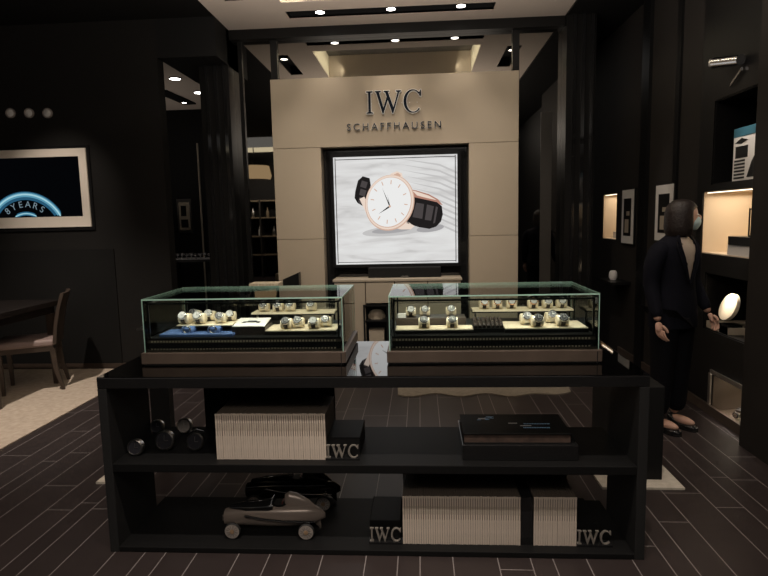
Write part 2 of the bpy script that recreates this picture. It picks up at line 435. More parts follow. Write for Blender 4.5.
mb = MB().m('tanwood')
for z in (.6, 1.1, 1.6, 2.05): mb.box(-.8, .8, 0, .3, z, z+.03)
mb.build('boards', e)
MB().m('stripe').box(-.8, -.76, 0, .3, 0, 2.1).box(.1, .14, 0, .3, 0, 2.1).build('sides', e)
area('opposite_shop_light', (-4.2, -1.9, 2.6), 1.4, .1, 9, WARM, (math.radians(-50), 0, 0))
MT['tanwood'] = mat('tan_shelf_board', (.22, .17, .11), .6)
for i, x in enumerate((-4.95, -4.72, -4.5, -4.33, -4.1, -3.95)):
    o = MB().m(('white', 'tanwood', 'steel')[i % 3]).lathe(((.04, 0), (.045, .02), (.045, .14), (.015, .2), (.015, .26)), 12).build('bottle', None, True)
    o.location = (x, -2.88, (1.63, 1.13)[i % 2]); tag(o, 'tiny pale bottle on the brown shelving of the opposite shop, seen reflected', 'bottle', 'bottles on the opposite shop shelving')
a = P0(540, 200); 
struct(B('trim_8', 'stripe', a, P0(551, 200), YW-.012, YW, 0, atY(545, 112, YW).z))  # brown strip put on the mirror to imitate an upright reflection

# lamps in the slots
def track_lamp(x, y, label, lens='lamp', z=ZC-.012, scale=1.0):
    e = empty('ceiling_downlight', (x, y, z), label=label, cat='ceiling light', group='downlights in the ceiling')
    MB().m('bsatin').lathe(((.046, .09), (.050, .012), (.046, .010), (.044, .03)), 20).build('housing', e, True).scale = (scale,)*3
    MB().m(lens).lathe(((0, .012), (.043, .012)), 20, close=False).build('lens', e).scale = (scale,)*3
    return e
for x, w_ in ((-.936, 'left'), (-.248, 'middle'), (.42, 'right')):
    track_lamp(x, SLOT_Y, 'lit round downlight in the %s of the long black ceiling slot above the portal' % w_)
for x, w_ in ((-1.0, 'left'), (-.25, 'middle'), (.5, 'right')):
    track_lamp(x, 1.495, 'lit round downlight in the %s of the ceiling slot over the counter front' % w_)
track_lamp(-1.655, 5.22, 'small lit downlight in the short black ceiling slot on the left side')
track_lamp(1.145, 5.22, 'small lit downlight in the short black ceiling slot on the right side')
# ceiling fittings
e = empty('smoke_detector', (-.25, 4.85, ZC+.3), label='small round smoke detector in the middle of the ceiling recess', cat='smoke detector')
MB().m('taupe').lathe(((.06, 0), (.055, -.02), (.03, -.035), (0, -.035)), 24).build('housing', e, True)
e = empty('air_diffuser', (-.25, 5.15, ZC+.3), label='flat square air diffuser in the ceiling recess', cat='vent')
mb = MB().m('taupe').box(-.12, .12, -.05, .05, -.012, 0); mb.build('frame', e)

# far room on the left
fy = 9.15

for u, v, l in ((175, 78, 'nearer'), (199, 92, 'farther')):
    q = atZ(u, v, 3.3)
    track_lamp(q.x, q.y, 'bright %s downlight on the ceiling of the dark back room at left' % l, 'lamp', 3.27, 1.5)
a, b_ = atZ(160, 90, 3.3), atZ(190, 103, 3.3)
mb = MB().m('bmatte').poly([(a.x-.09, a.y, 3.297), (a.x+.09, a.y, 3.297), (b_.x+.09, b_.y, 3.297), (b_.x-.09, b_.y, 3.297)], .02, Vector((0, 0, -1)))
tag(mb.build('light_track'), 'black slot track on the ceiling of the dark back room at left', 'light track')
for q, l in ((atZ(161, 89.5, 3.27), 'near'), (atZ(184, 101, 3.27), 'far')):
    track_lamp(q.x, q.y, 'small lamp at the %s end of the black track in the back room' % l, 'lamp', 3.235, .7)
spot('back_room_light', (-4.2, 7.6, .8), (-4.2, 7.9, 3.3), 14, WARM, 120, 1, .1)
a, b_ = P(175.5, 199, fy), P(192, 233, fy)
e = empty('picture_frame', ((a.x+b_.x)/2, 9.2, b_.z), label='small grey framed picture on the wall of the dark back room', cat='picture')
w2 = (b_.x-a.x)/2; h2 = a.z-b_.z
MB().m('steel').box(-w2, w2, -.02, 0, 0, h2).build('frame', e)
MB().m('taupe').box(-w2*.72, w2*.72, -.025, -.02, h2*.1, h2*.9).build('print', e)
MB().m('wall').box(-w2*.5, w2*.5, -.028, -.025, h2*.16, h2*.4).box(-w2*.45, w2*.3, -.028, -.025, h2*.5, h2*.8).build('print_detail', e)
a, b_ = P(197, 143, 8.2), P(203, 256, 8.2)
tag(B('wall_strip', 'taupe', a.x, b_.x, 8.2, 8.24, 0, a.z), 'tall narrow taupe post in the dark back room beside the black column', 'post')
a, b_ = P(170, 259, 6.9), P(216, 259, 6.9)
e = empty('display_table', ((a.x+b_.x)/2, 6.9, 0), label='black side table holding shiny glass pieces in the back room', cat='table')
w2 = (b_.x-a.x)/2; MB().m('bsatin').box(-w2, w2, -.2, .25, a.z-.03, a.z).build('tabletop', e)
for sx in (-1, 1):
    for yy in (-.17, .21): MB().m('bsatin').box(sx*(w2-.03)-.015, sx*(w2-.03)+.015, yy-.015, yy+.015, 0, a.z-.03).build('leg', e)
for i in range(9):
    q = P(173+i*4.6, 259, 6.9+((i*7) % 5)*.05-.1)
    o = MB().m('chrome').lathe(((.018, 0), (.006, .01), (.006, .03), (.026, .04), (.028, .065)), 12, close=False).build('glass_dish', None, True)
    o.location = (q.x, q.y, a.z)
    tag(o, 'small shiny dish among the glittering row on the side table in the back room', 'dish', 'glittering dishes on the back room side table')
spot('side_table_light', (-2.9, 6.5, 2.8), (-2.75, 6.9, .9), 120, WARM, 25, 1, .03)

# ================================================================== PORTAL with logo, screen, console
YP = 6.0
k = YP/5.6
a = P(270, 80, YP); b_ = P(519, 70, YP)
PX0, PX1, PZ = a.x, b_.x, (a.z+b_.z)/2
OX0, OX1, OZ = P(320.5, 148, YP).x, P(469, 143, YP).x, P(395, 145.5, YP).z
por = empty('portal', (CX, YP, 0), label='tall taupe panelled portal framing the lit screen in front of the dark mirror', cat='portal')
SEAM = .004
def pp(name, x0, x1, z0, z1):
    o = B(name, 'portal', x0-CX, x1-CX, 0, YW-YP-.045, z0, z1, por, bevel=.002)
pp('header', PX0, PX1, OZ+SEAM, PZ)
zs = P(278, 240, YP).z
for x0, x1 in ((PX0, OX0), (OX1, PX1)):
    pp('upright', x0, x1, zs+SEAM, OZ); pp('upright', x0, x1, 0, zs)
B('backing', 'bmatte', PX0+.02-CX, PX1-.02-CX, YW-YP-.045, YW-YP-.042, 0, PZ-.02, por)
B('backing', 'bgloss', OX0-CX, OX1-CX, .17, .20, 0, OZ, por)
# logo letters on standoffs
a = P(366.5, 114, YP-.03); b_ = P(422, 92, YP-.03)
h = P(394, 90.7, YP-.03).z-P(394, 113.3, YP-.03).z
wtot = (.34+1.32+.95+.24)*h
sgn = empty('logo_sign', (a.x, YP, a.z), label='large dark raised IWC letters above SCHAFFHAUSEN on the taupe portal', cat='sign')
mb = MB(); monogram(mb, 0, -.035, 0, h, .028, 'navyface', 'lside', (b_.x-a.x)/wtot)
mb.build('letters', sgn)
me = textmesh('SCHAFFHAUSEN', .098, .008, 1.42); me_rim = textmesh('SCHAFFHAUSEN', .098, .008, 1.42, .0018)
c1 = P(347, 130, YP-.03); c2 = P(441, 127, YP-.03)
xs = [v.co.x for v in me.vertices]; sc = (c2.x-c1.x)/(max(xs)-min(xs)); off = (c1.x+c2.x)/2-a.x
mb = MB().m('lside').addmesh(me_rim, Matrix.Translation((off-(max(xs)+min(xs))/2*sc, -.022, P(394, 129.2, YP-.03).z-a.z)) @ Matrix.Rotation(PI/2, 4, 'X') @ Matrix.Diagonal((sc, 1, 1, 1)))
mb.m('navyface').addmesh(me, Matrix.Translation((off-(max(xs)+min(xs))/2*sc, -.0325, P(394, 129.2, YP-.03).z-a.z)) @ Matrix.Rotation(PI/2, 4, 'X') @ Matrix.Diagonal((sc, 1, .25, 1)))
mb.build('lettering', sgn)
mb = MB().m('steel')
for i in range(7):
    x = .05+i*(b_.x-a.x-.1)/6; mb.box(x-.004, x+.004, -.007, 0, .1, .108)
mb.build('standoffs', sgn)
# screen
YS = 6.08
s0 = P(333, 158.4, YS); s1 = P(458, 262.6, YS)
SX0, SX1, SZ0, SZ1 = s0.x, s1.x, s1.z, P(395, 155.7, YS).z
scr = empty('display_screen', ((SX0+SX1)/2, YS, SZ0), label='large lit screen showing a rose gold wristwatch, inside the taupe portal', cat='screen')
cw = (SX1-SX0)/2; chh = SZ1-SZ0
B('bezel', 'bgloss', -cw-.035, cw+.035, .002, .07, -.035, chh+.035, scr)
# screen picture (flat, self-lit): built in picture units 0..126 x 0..106
def scrmat():
    m = bpy.data.materials.new('screen_background'); m.use_nodes = True; nt = m.node_tree; nt.nodes.clear(); L = nt.links
    o = nt.nodes.new('ShaderNodeOutputMaterial'); e_ = nt.nodes.new('ShaderNodeEmission'); L.new(e_.outputs[0], o.inputs[0]); e_.inputs[1].default_value = .85
    tc = nt.nodes.new('ShaderNodeTexCoord'); mp = nt.nodes.new('ShaderNodeMapping'); L.new(tc.outputs['Object'], mp.inputs[0])
    mp.inputs['Rotation'].default_value = (0, math.radians(-14), 0); mp.inputs['Scale'].default_value = (.55, 1, 3.2)
    n = nt.nodes.new('ShaderNodeTexNoise'); n.inputs['Scale'].default_value = 3.6; n.inputs['Detail'].default_value = 7; n.inputs['Distortion'].default_value = .5; L.new(mp.outputs[0], n.inputs['Vector'])
    r = nt.nodes.new('ShaderNodeValToRGB'); els = r.color_ramp.elements
    els[0].position = .33; els[0].color = (.66, .65, .64, 1); els[1].position = .62; els[1].color = (.88, .88, .87, 1)
    el = els.new(.46); el.color = (.80, .79, .78, 1)
    L.new(n.outputs['Fac'], r.inputs[0]); L.new(r.outputs[0], e_.inputs[0]); return m
MT['scr'] = scrmat()
for nm, col in (('s_gold', (.70, .46, .35)), ('s_gold2', (.90, .74, .63)), ('s_dial', (.92, .92, .91)), ('s_black', (.016, .014, .014)), ('s_brown', (.075, .065, .065)), ('s_lining', (.48, .24, .18)), ('s_shadow', (.42, .41, .42)), ('s_shadow2', (.60, .59, .585)), ('s_hi', (.95, .8, .68))):
    MT[nm] = emis(nm, col, .9)
mb = MB()
U = lambda u, v: ((u-63)/126*2*cw, (106-v)/106*chh)
def flat(key, pts, lay):
    mb.m(key); mb.poly([Vector((U(*p)[0], -lay*.0004, U(*p)[1])) for p in pts])
def ell(cx, cy, rx, ry, rot=0, n=48, a0=0, a1=360):
    r = []
    for i in range(n+(a1-a0 < 360)):
        t = math.radians(a0+(a1-a0)*i/n); x, y = rx*math.cos(t), ry*math.sin(t); c, s = math.cos(math.radians(rot)), math.sin(math.radians(rot))
        r.append((cx+x*c-y*s, cy+x*s+y*c))
    return r
flat('scr', [(0, 0), (126, 0), (126, 106), (0, 106)], 0)
for i in range(11):   # palm-like shadow streaks from the right
    y = 15+i*5.8; L0 = 62+i*3.2; flat('s_shadow2', [(126, y+2), (108, y-6), (L0, y-13), (108, y-4.2), (126, y+4.2)], 1)
flat('s_black', [(1.6, 1), (2.4, 1), (2.4, 105), (1.6, 105)], 2); flat('s_black', [(123.6, 1), (124.4, 1), (124.4, 105), (123.6, 105)], 2)
flat('s_black', [(1.6, 2.2), (124.4, 1.8), (124.4, 2.5), (1.6, 2.9)], 3); flat('s_black', [(1.6, 103.6), (124.4, 103.6), (124.4, 104.2), (1.6, 104.2)], 3)
flat('s_shadow2', ell(62, 73, 34, 5, -4), 1); flat('s_shadow', ell(58, 72.5, 20, 3, -4), 2)
flat('s_shadow', ell(98, 71.5, 14, 3.5, -6), 2)
flat('s_black', [(30, 19), (25, 23), (22, 33), (21, 40), (24, 45), (31, 49), (34, 44), (38, 28), (37, 21)], 3)
for q_ in range(3): flat('s_brown', [(29-q_*1.5, 23+q_*8), (35-q_*1.5, 25+q_*8), (33-q_*1.5, 31+q_*8), (27-q_*1.2, 29+q_*8)], 4)
flat('s_lining', [(79, 33), (84, 34), (97, 38), (106, 43), (111, 49), (98, 46), (86, 44), (80, 42)], 3)
flat('s_gold2', [(80, 34), (84, 35), (97, 39.5), (105, 44), (96, 42), (85, 39)], 4)
flat('s_black', [(80, 40), (88, 42), (97, 44), (105, 46), (110, 50), (111, 58), (109, 65), (104, 70), (97, 72), (86, 70), (74, 66), (74, 56)], 5)
flat('s_brown', [(84, 46), (92, 47.5), (90, 62), (80, 60)], 6); flat('s_brown', [(95, 48), (102, 50), (99, 64), (92.5, 63)], 6)
flat('s_brown', [(104, 50), (106, 51), (103, 66), (101, 67)], 6)
flat('s_gold2', [(26, 41), (31, 39), (38, 52), (34, 58)], 5)
flat('s_gold2', [(56, 22), (59, 17), (65, 15), (70, 17), (71, 22), (66, 27)], 5); flat('s_gold', [(62, 18), (66, 16.5), (69, 19), (66, 23)], 6)
flat('s_gold2', [(66, 62), (76, 65), (82, 69), (78, 72), (68, 72), (60, 70)], 5)
flat('s_gold', ell(57, 45.6, 24.8, 27.8, 24), 6); flat('s_gold2', ell(56.8, 45.2, 24.0, 27.0, 24), 7); flat('s_gold', ell(56.6, 45.2, 22.3, 25.2, 24), 8)
flat('s_dial', ell(56.4, 45, 21.8, 24.6, 24), 9)
for i in range(12):
    t = math.radians(i*30+8); c, s_ = math.cos(t), math.sin(t); n = .45
    flat('s_gold', [(56.4+15.5*c-n*s_, 44.8+17.5*s_+n*c), (56.4+19*c-n*s_, 44.8+21.5*s_+n*c), (56.4+19*c+n*s_, 44.8+21.5*s_-n*c), (56.4+15.5*c+n*s_, 44.8+17.5*s_-n*c)], 10)
for ang, ln, wd in ((-112, 20, .6), (148, 14, .9), (-101, 12, .35)):
    t = math.radians(ang); c, s = math.cos(t), math.sin(t)
    flat('s_black', [(57-wd*s, 49+wd*c), (57+ln*c, 49+ln*s), (57+wd*s, 49-wd*c)], 11)
flat('s_gold', ell(57, 49, 1.2, 1.2, 0, 12), 12)
mb.build('screen_picture', scr)
area('screen_glow', ((SX0+SX1)/2, YS-.02, (SZ0+SZ1)/2), SX1-SX0-.04, SZ1-SZ0-.04, 2.0, (.95, .97, 1), (-PI/2, 0, 0)).rotation_euler = (math.radians(90), 0, 0)
# speaker bar below the screen
a = P(368, 268, 6.0); b_ = P(441, 277, 6.0)
sb = empty('soundbar', ((a.x+b_.x)/2, 6.0, b_.z), label='long black bar lying on the console under the lit screen', cat='soundbar')
w2 = (b_.x-a.x)/2; B('body', 'bmatte', -w2, w2, 0, .1, 0, a.z-b_.z, sb, bevel=.006)
MB().m('chrome').box(-.04, .04, -.002, 0, .012, .018).build('status_light', sb)
ctop = b_.z
# console
con = empty('console', (CX, 5.9, 0), label='low taupe console of drawer fronts below the lit screen', cat='console')
xsq = [P(u, 300, 5.92).x-CX for u in (335, 366, 395, 428, 461)]
Yc0 = -.02
zt = ctop-.0
nb = P(376, 306, 5.88).z; nx0, nx1 = P(363.5, 320, 5.88).x-CX, P(388.5, 320, 5.88).x-CX
B('top', 'taupe', xsq[0]-.01, xsq[-1]+.01, -.03, .26, zt-.025, zt, con, bevel=.003)
for i in range(4):
    x0, x1 = xsq[i]+.004, xsq[i+1]-.004
    if i == 0: B('door', 'taupe', x0, x1, -.02, .02, .08, zt-.03, con, bevel=.002)
    elif i == 1: B('drawer', 'taupe', x0, x1, -.02, .02, nb+.03, zt-.03, con, bevel=.002)
    else:
        B('drawer', 'taupe', x0, x1, -.02, .02, nb+.03, zt-.03, con, bevel=.002)
        B('door', 'taupe', x0, x1, -.02, .02, .08, nb+.022, con, bevel=.002)
mb = MB().m('bsatin').box(nx0, nx1, -.03, .2, nb-.005, nb+.015).box(nx0, nx0+.02, -.03, .2, .08, nb).box(nx1-.02, nx1, -.03, .2, .08, nb).box(nx0, nx1, .18, .2, .08, nb).box(nx0+.02, nx1-.02, -.02, .18, nb-.17, nb-.15)
mb.build('niche_frame', con)
B('plinth', 'bsatin', xsq[0], xsq[-1], .0, .24, 0, .08, con)
q = (nx0+nx1)/2+CX
o = MB().m('taupe').loft([[(q+dx*.09*s, 5.99+dy*.06*s, nb-.15+z) for dx, dy in ((1,0),(.7,.7),(0,1),(-.7,.7),(-1,0),(-.7,-.7),(0,-1),(.7,-.7))] for s, z in ((1, 0), (1.05, .03), (.8, .08), (.4, .1))]).build('folded_cloth', None, True)
tag(o, 'folded taupe cloth in the upper part of the small console niche', 'cloth')
tag(B('storage_box', 'taupe', q-.08, q+.08, 5.93, 6.05, .09, nb-.26), 'pale storage box in the lower part of the small console niche', 'box')
# items behind the left case
a = P(282, 287, 5.8); b_ = P(297.5, 273, 5.8)
o = MB().m('bsatin').poly([(a.x, 5.85, 0), (b_.x, 5.85, 0), (b_.x, 5.85, b_.z), (a.x, 5.85, b_.z-.07)], .1).build('bag')
tag(o, 'tall black bag with slanted top leaning at the portal behind the left glass case', 'bag')
a = P(248, 296, 5.6); b_ = P(277, 284, 5.6)
e = empty('pale_box', ((a.x+b_.x)/2, 5.75, 0), label='cream slatted box on a black stand left of the portal', cat='box')
w2 = (b_.x-a.x)/2
mb = MB().m('cream')
for i in range(9): mb.box(-w2+i*w2*2/9, -w2+(i+.9)*w2*2/9, -.1, .1, a.z, b_.z)
mb.build('box_body', e); B('stand', 'bsatin', -w2, w2, -.12, .12, 0, a.z, e)

# ================================================================== COUNTER
CY = 2.413; CB = 3.13; CZ = .829
cx0, cx1 = -1.451, .955
cnt = empty('display_counter', (CX, CY, 0), label='long glossy black display counter with open shelves in the foreground', cat='counter')
def cp(name, x0, x1, y0, y1, z0, z1, key='bgloss', bv=.003): return B(name, key, x0-CX, x1-CX, y0-CY, y1-CY, z0, z1, cnt, bevel=bv)
cp('countertop', cx0, cx1, CY, CB, .776, CZ-.004)
cp('mirror_top', cx0+.002, cx1-.002, CY+.002, CB-.002, CZ-.004, CZ, 'btop', 0)
cp('side_panel', cx0, cx0+.042, CY, 2.80, 0, .776, 'bshelf')
cp('side_panel', cx1-.042, cx1, CY, 2.80, 0, .776, 'bshelf')
cp('shelf', cx0+.042, cx1-.042, CY, 2.89, .386, .425, 'bboard')
cp('shelf', cx0+.042, cx1-.042, CY, 2.90, 0, .026, 'bboard')
x0, x1 = P(205, 400, 2.88).x, P(335, 400, 2.88).x
cp('back_panel', x0, x1, 2.87, 2.885, .425, .776, 'bshelf', 0)
x0, x1 = P(403, 480, 2.88).x, P(566, 480, 2.88).x
cp('back_panel', x0, x1, 2.87, 2.885, .026, .386, 'bshelf', 0)

# catalogues
def catalogue():
    e = empty('catalogue', (0, 0, 0))
    B('cover', 'cover', -.0047, .0047, .003, .20, 0, .198, e)
    mb = MB().m('spine').poly([(-.0046, 0, 0), (.0046, 0, 0), (.0045, 0, .1), (.0036, 0, .105), (.0036, 0, .19), (.0046, 0, .195), (.0046, 0, .2), (-.0046, 0, .2), (-.0046, 0, .195), (-.0036, 0, .19), (-.0036, 0, .105), (-.0045, 0, .1)], .004)
    mb.m('taupe').box(-.0012, .0012, -.0003, .0002, .125, .160)
    mb.build('spine', e); return e
proto = catalogue(); first = [True]
def row(x0, x1, yf, z, depth, h, label, group):
    n = int((x1-x0)/.0104)
    for i in range(n):
        e = proto if first[0] else copy_tree(proto); first[0] = False
        e.location = (x0+(i+.5)*(x1-x0)/n, yf+random.uniform(0, .0025), z)
        e.scale = (((x1-x0)/n)/.0104, depth/.2, h/.2*random.uniform(.995, 1.003))
        tag(e, label, 'catalogue', group)
zt_ = P(270, 414, 2.5).z; 
a = P(217, 460, 2.47); b_ = P(326.5, 459, 2.47)
row(a.x, b_.x, 2.47, .425, .27, P(270, 414, 2.47).z-.425, 'cream spined catalogue in the upright row on the upper counter shelf', 'catalogues on the upper shelf')
a = P(403, 543, 2.47); b_ = P(520.5, 543, 2.47)
row(a.x, b_.x, 2.47, .026, .27, P(460, 497, 2.47).z-.026, 'cream spined catalogue in the wide row on the bottom counter shelf', 'catalogues in the wide bottom row')
DX = b_.x
a = P(533.5, 543, 2.47); b_ = P(576.5, 543, 2.47)
row(a.x, b_.x, 2.47, .026, .27, P(460, 497, 2.47).z-.026, 'cream spined catalogue in the narrow row at the right of the bottom shelf', 'catalogues in the narrow bottom row')
tag(B('divider', 'bgloss', DX+.004, a.x-.004, 2.475, 2.8, .026, .25), 'black block between the wide and the narrow catalogue rows', 'divider')

# IWC blocks
def letter_block(u0, u1, vb, vt, z, wblk, label, yl=2.47):
    a = P(u0, vb, yl); b = P(u1, vb, yl); h = P((u0+u1)/2, vt, yl).z-P((u0+u1)/2, vb, yl).z
    e = empty('logo_stand', (a.x, yl, z), label=label, cat='logo stand')
    B('stand', 'bboard', -.004, wblk, .035, .27, 0, .092, e, bevel=.003)
    B('base', 'bgloss', -.004, b.x-a.x+.004, -.008, .035, 0, .010, e)
    mb = MB(); monogram(mb, 0, 0, .010, h, .012, 'letter', 'letter', (b.x-a.x)/(2.85*h)); mb.build('letters', e, label='brushed silver IWC letters')
letter_block(326.5, 359, 457, 444.5, .425, .15, 'silver IWC letters on a black block right of the upper shelf catalogues')
letter_block(370, 401.5, 536, 523, .026, .14, 'silver IWC letters on a black block left of the wide bottom catalogue row')
letter_block(577.5, 611.5, 542, 529, .026, .10, 'silver IWC letters on a black block right of the narrow bottom catalogue row')

# black book on box
a = P(462, 446, 2.5); b_ = P(577, 446, 2.5)
tag(B('display_box', 'bgloss', a.x, b_.x, 2.47, 2.8, .425, .495, bevel=.003), 'low black box under the dark book on the upper counter shelf', 'box')
e = empty('dark_book', ((a.x+b_.x)/2-.01, 2.49, .495), label='large dark book with brown edge and small blue print on the black box', cat='book')
w2 = (b_.x-a.x)/2-.02
B('pages', 'pagebrown', -w2, w2, .006, .25, .004, .042, e)
MB().m('bboard').box(-w2-.004, w2+.004, 0, .256, .042, .047).box(-w2-.004, w2+.004, 0, .256, 0, .004).build('cover', e)
MT['bluep'] = mat('blue_print', (.35, .65, 1), .3); 
mb = MB().m('bluep')
random.seed(2)
for i in range(9):
    x = -w2+.07+random.uniform(0, .07); y = .17+random.uniform(0, .05); mb.box(x, x+.018, y, y+.006, .047, .0475)
for i in range(16):
    x = .05+i*.0075; mb.box(x, x+.005, .12, .128, .047, .0475); mb.box(x-.01, x-.005, .07, .08, .047, .0475)
mb.m('white').box(-w2+.08, -w2+.115, .185, .20, .0475, .048).box(-.02, .02, .128, .134, .0475, .048).box(.03, .08, .095, .101, .0475, .048)
mb.build('cover_print', e)

# round clocks on the upper shelf at left
def clock(u, v, rpx, Y, label, face='dialb'):
    q = P(u, v, Y); r = rpx/575*Y
    e = empty('desk_clock', (q.x, Y, .425), label=label, cat='clock', group=None)
    mt = rotm('X', 78, (0, 0, r*1.0))
    MB().m('steel').lathe(((r*.82, .012), (r*.86, .018), (r, .012), (r, -.012), (r*.8, -.018)), 28, mt).build('case', e, True)
    MB().m(face).lathe(((0, .0125), (r*.82, .0125)), 28, mt, False).build('dial', e)
    MB().m('steel').box(-.001, .001, -.001, r*.55, .013, .014, mt).box(-.001, r*.4, -.001, .001, .013, .014, mt).build('hands', e)
    MB().m('bsatin').box(-r*.5, r*.5, -.01, .03, 0, .008).build('foot', e)
clock(136, 446, 8.5, 2.52, 'small round steel clock at the far left end of the upper counter shelf')
clock(165.5, 443, 10.5, 2.58, 'largest round clock, in front on the left of the upper counter shelf')
clock(196, 445, 9.5, 2.58, 'dim round clock just left of the upper shelf catalogues')
clock(157.5, 428, 7, 2.80, 'small clock behind the largest round clock on the upper shelf')
clock(185, 428, 8, 2.80, 'pale round clock at the back of the upper shelf between the front clocks', 'rim')
o = MB().m('chrome').tube([P(190, 430, 2.8), P(197, 427, 2.8), P(204, 429, 2.8)], .006).build('pen')
o.location.z = .425-P(190, 430, 2.8).z+.004
tag(o, 'short shiny bent pen at the back of the upper shelf beside the clocks', 'pen')

# model racing cars (nose to -x)
def race_car(loc, s, body, top, label):
    e = empty('model_race_car', loc, label=label, cat='model car')
    e.scale = (s, s*1.0, s)
    secs = [(-.235, .012, .018, .052), (-.225, .028, .034, .056), (-.17, .036, .042, .062), (-.08, .044, .048, .068), (0, .05, .050, .07), (.08, .052, .05, .072), (.15, .045, .045, .074), (.20, .028, .034, .072), (.235, .008, .012, .066)]
    rings = []
    for x, wy, hz, zc in secs:
        rings.append([(x, wy*math.copysign(abs(math.cos(t))**.8, math.cos(t)), zc+hz*math.copysign(abs(math.sin(t))**.8, math.sin(t))) for t in [2*PI*i/20 for i in range(20)]])
    MB().m(body).loft(rings).build('body', e, True)
    # headrest fairing
    rg = []
    for x, wy, z1 in ((.055, .012, .165), (.075, .026, .178), (.11, .026, .170), (.16, .016, .142), (.215, .004, .09)):
        rg.append([(x, wy*math.cos(t), (z1-.045)+.045*math.sin(t)) for t in [2*PI*i/14 for i in range(14)]])
    MB().m(body).loft(rg).build('headrest', e, True)
    MB().m(top).loft([[(x, wy*math.cos(t), .105+hz*math.sin(t)) for t in [2*PI*i/14 for i in range(14)]] for x, wy, hz in ((-.2, .018, .006), (-.12, .034, .022), (-.02, .04, .034), (.005, .038, .036))]).build('bonnet', e, True)
    MB().m('bmatte').lathe(((.001, .0), (.034, 0), (.036, .006), (.030, .008)), 20, Matrix.Translation((.03, 0, .118)) @ Matrix.Diagonal((1, .9, 1, 1))).build('cockpit', e)
    MB().m('chrome').tube([(-.005, -.035, .125), (.0, -.02, .15), (0, .02, .15), (-.005, .035, .125)], .0015).build('windscreen', e)
    MB().m('red').box(-.002, .002, -.02, .02, .12, .135, Matrix.Translation((.045, 0, 0))).build('seat', e)
    MB().m('chrome').tube([(-.12, -.05, .085), (-.05, -.058, .075), (.06, -.06, .066), (.2, -.055, .062)], .0045).build('exhaust', e, True)
    mb = MB().m('steel')
    for i in range(7): mb.box(-.236, -.226, -.012+i*.004, -.011+i*.004, .04, .066)
    mb.build('grille', e)
    for x in (-.165, .165):
        MB().m('steel').cyl((x, -.082, .036), (x, .082, .036), .004).build('axle', e)
        for y in (-.088, .088):
            mt = Matrix.Translation((x, y, .036)) @ Matrix.Rotation(PI/2, 4, 'X')
            wh = MB().m('tyre').lathe(((.022, -.009), (.033, -.009), (.036, -.004), (.036, .004), (.033, .009), (.022, .009)), 28, mt).build('wheel', e, True)
            r = MB().m('rim').lathe(((.004, .0095), (.032, .0095), (.032, .0085)), 28, mt).lathe(((.004, -.0095), (.032, -.0095), (.032, -.0085)), 28, mt)
            r.m('cork').lathe(((0, .012), (.010, .0115), (.010, -.0115), (0, -.012)), 14, mt).build('rim', wh)
            mb2 = MB().m('steel')
            for j in range(12):
                t = 2*PI*j/12; mb2.box(.01, .026, -.0006, .0006, -.011, .011, mt @ Matrix.Rotation(t, 4, 'Z'))
            mb2.build('spokes', wh)
    return e
a = P(233, 532, 2.5); b_ = P(306.5, 532, 2.5)
race_car(((a.x+b_.x)/2, 2.59, .026), (b_.x-a.x)/.33, 'carbody', 'bgloss', 'silver model racing car with black bonnet and pale wheels on the bottom shelf')
a = P(245, 500, 2.86); b_ = P(342, 500, 2.86)
race_car(((a.x+b_.x)/2, 2.86, .026), (b_.x-a.x)/.47*.98, 'bgloss', 'bgloss', 'all black model racing car behind the silver one on the bottom shelf')

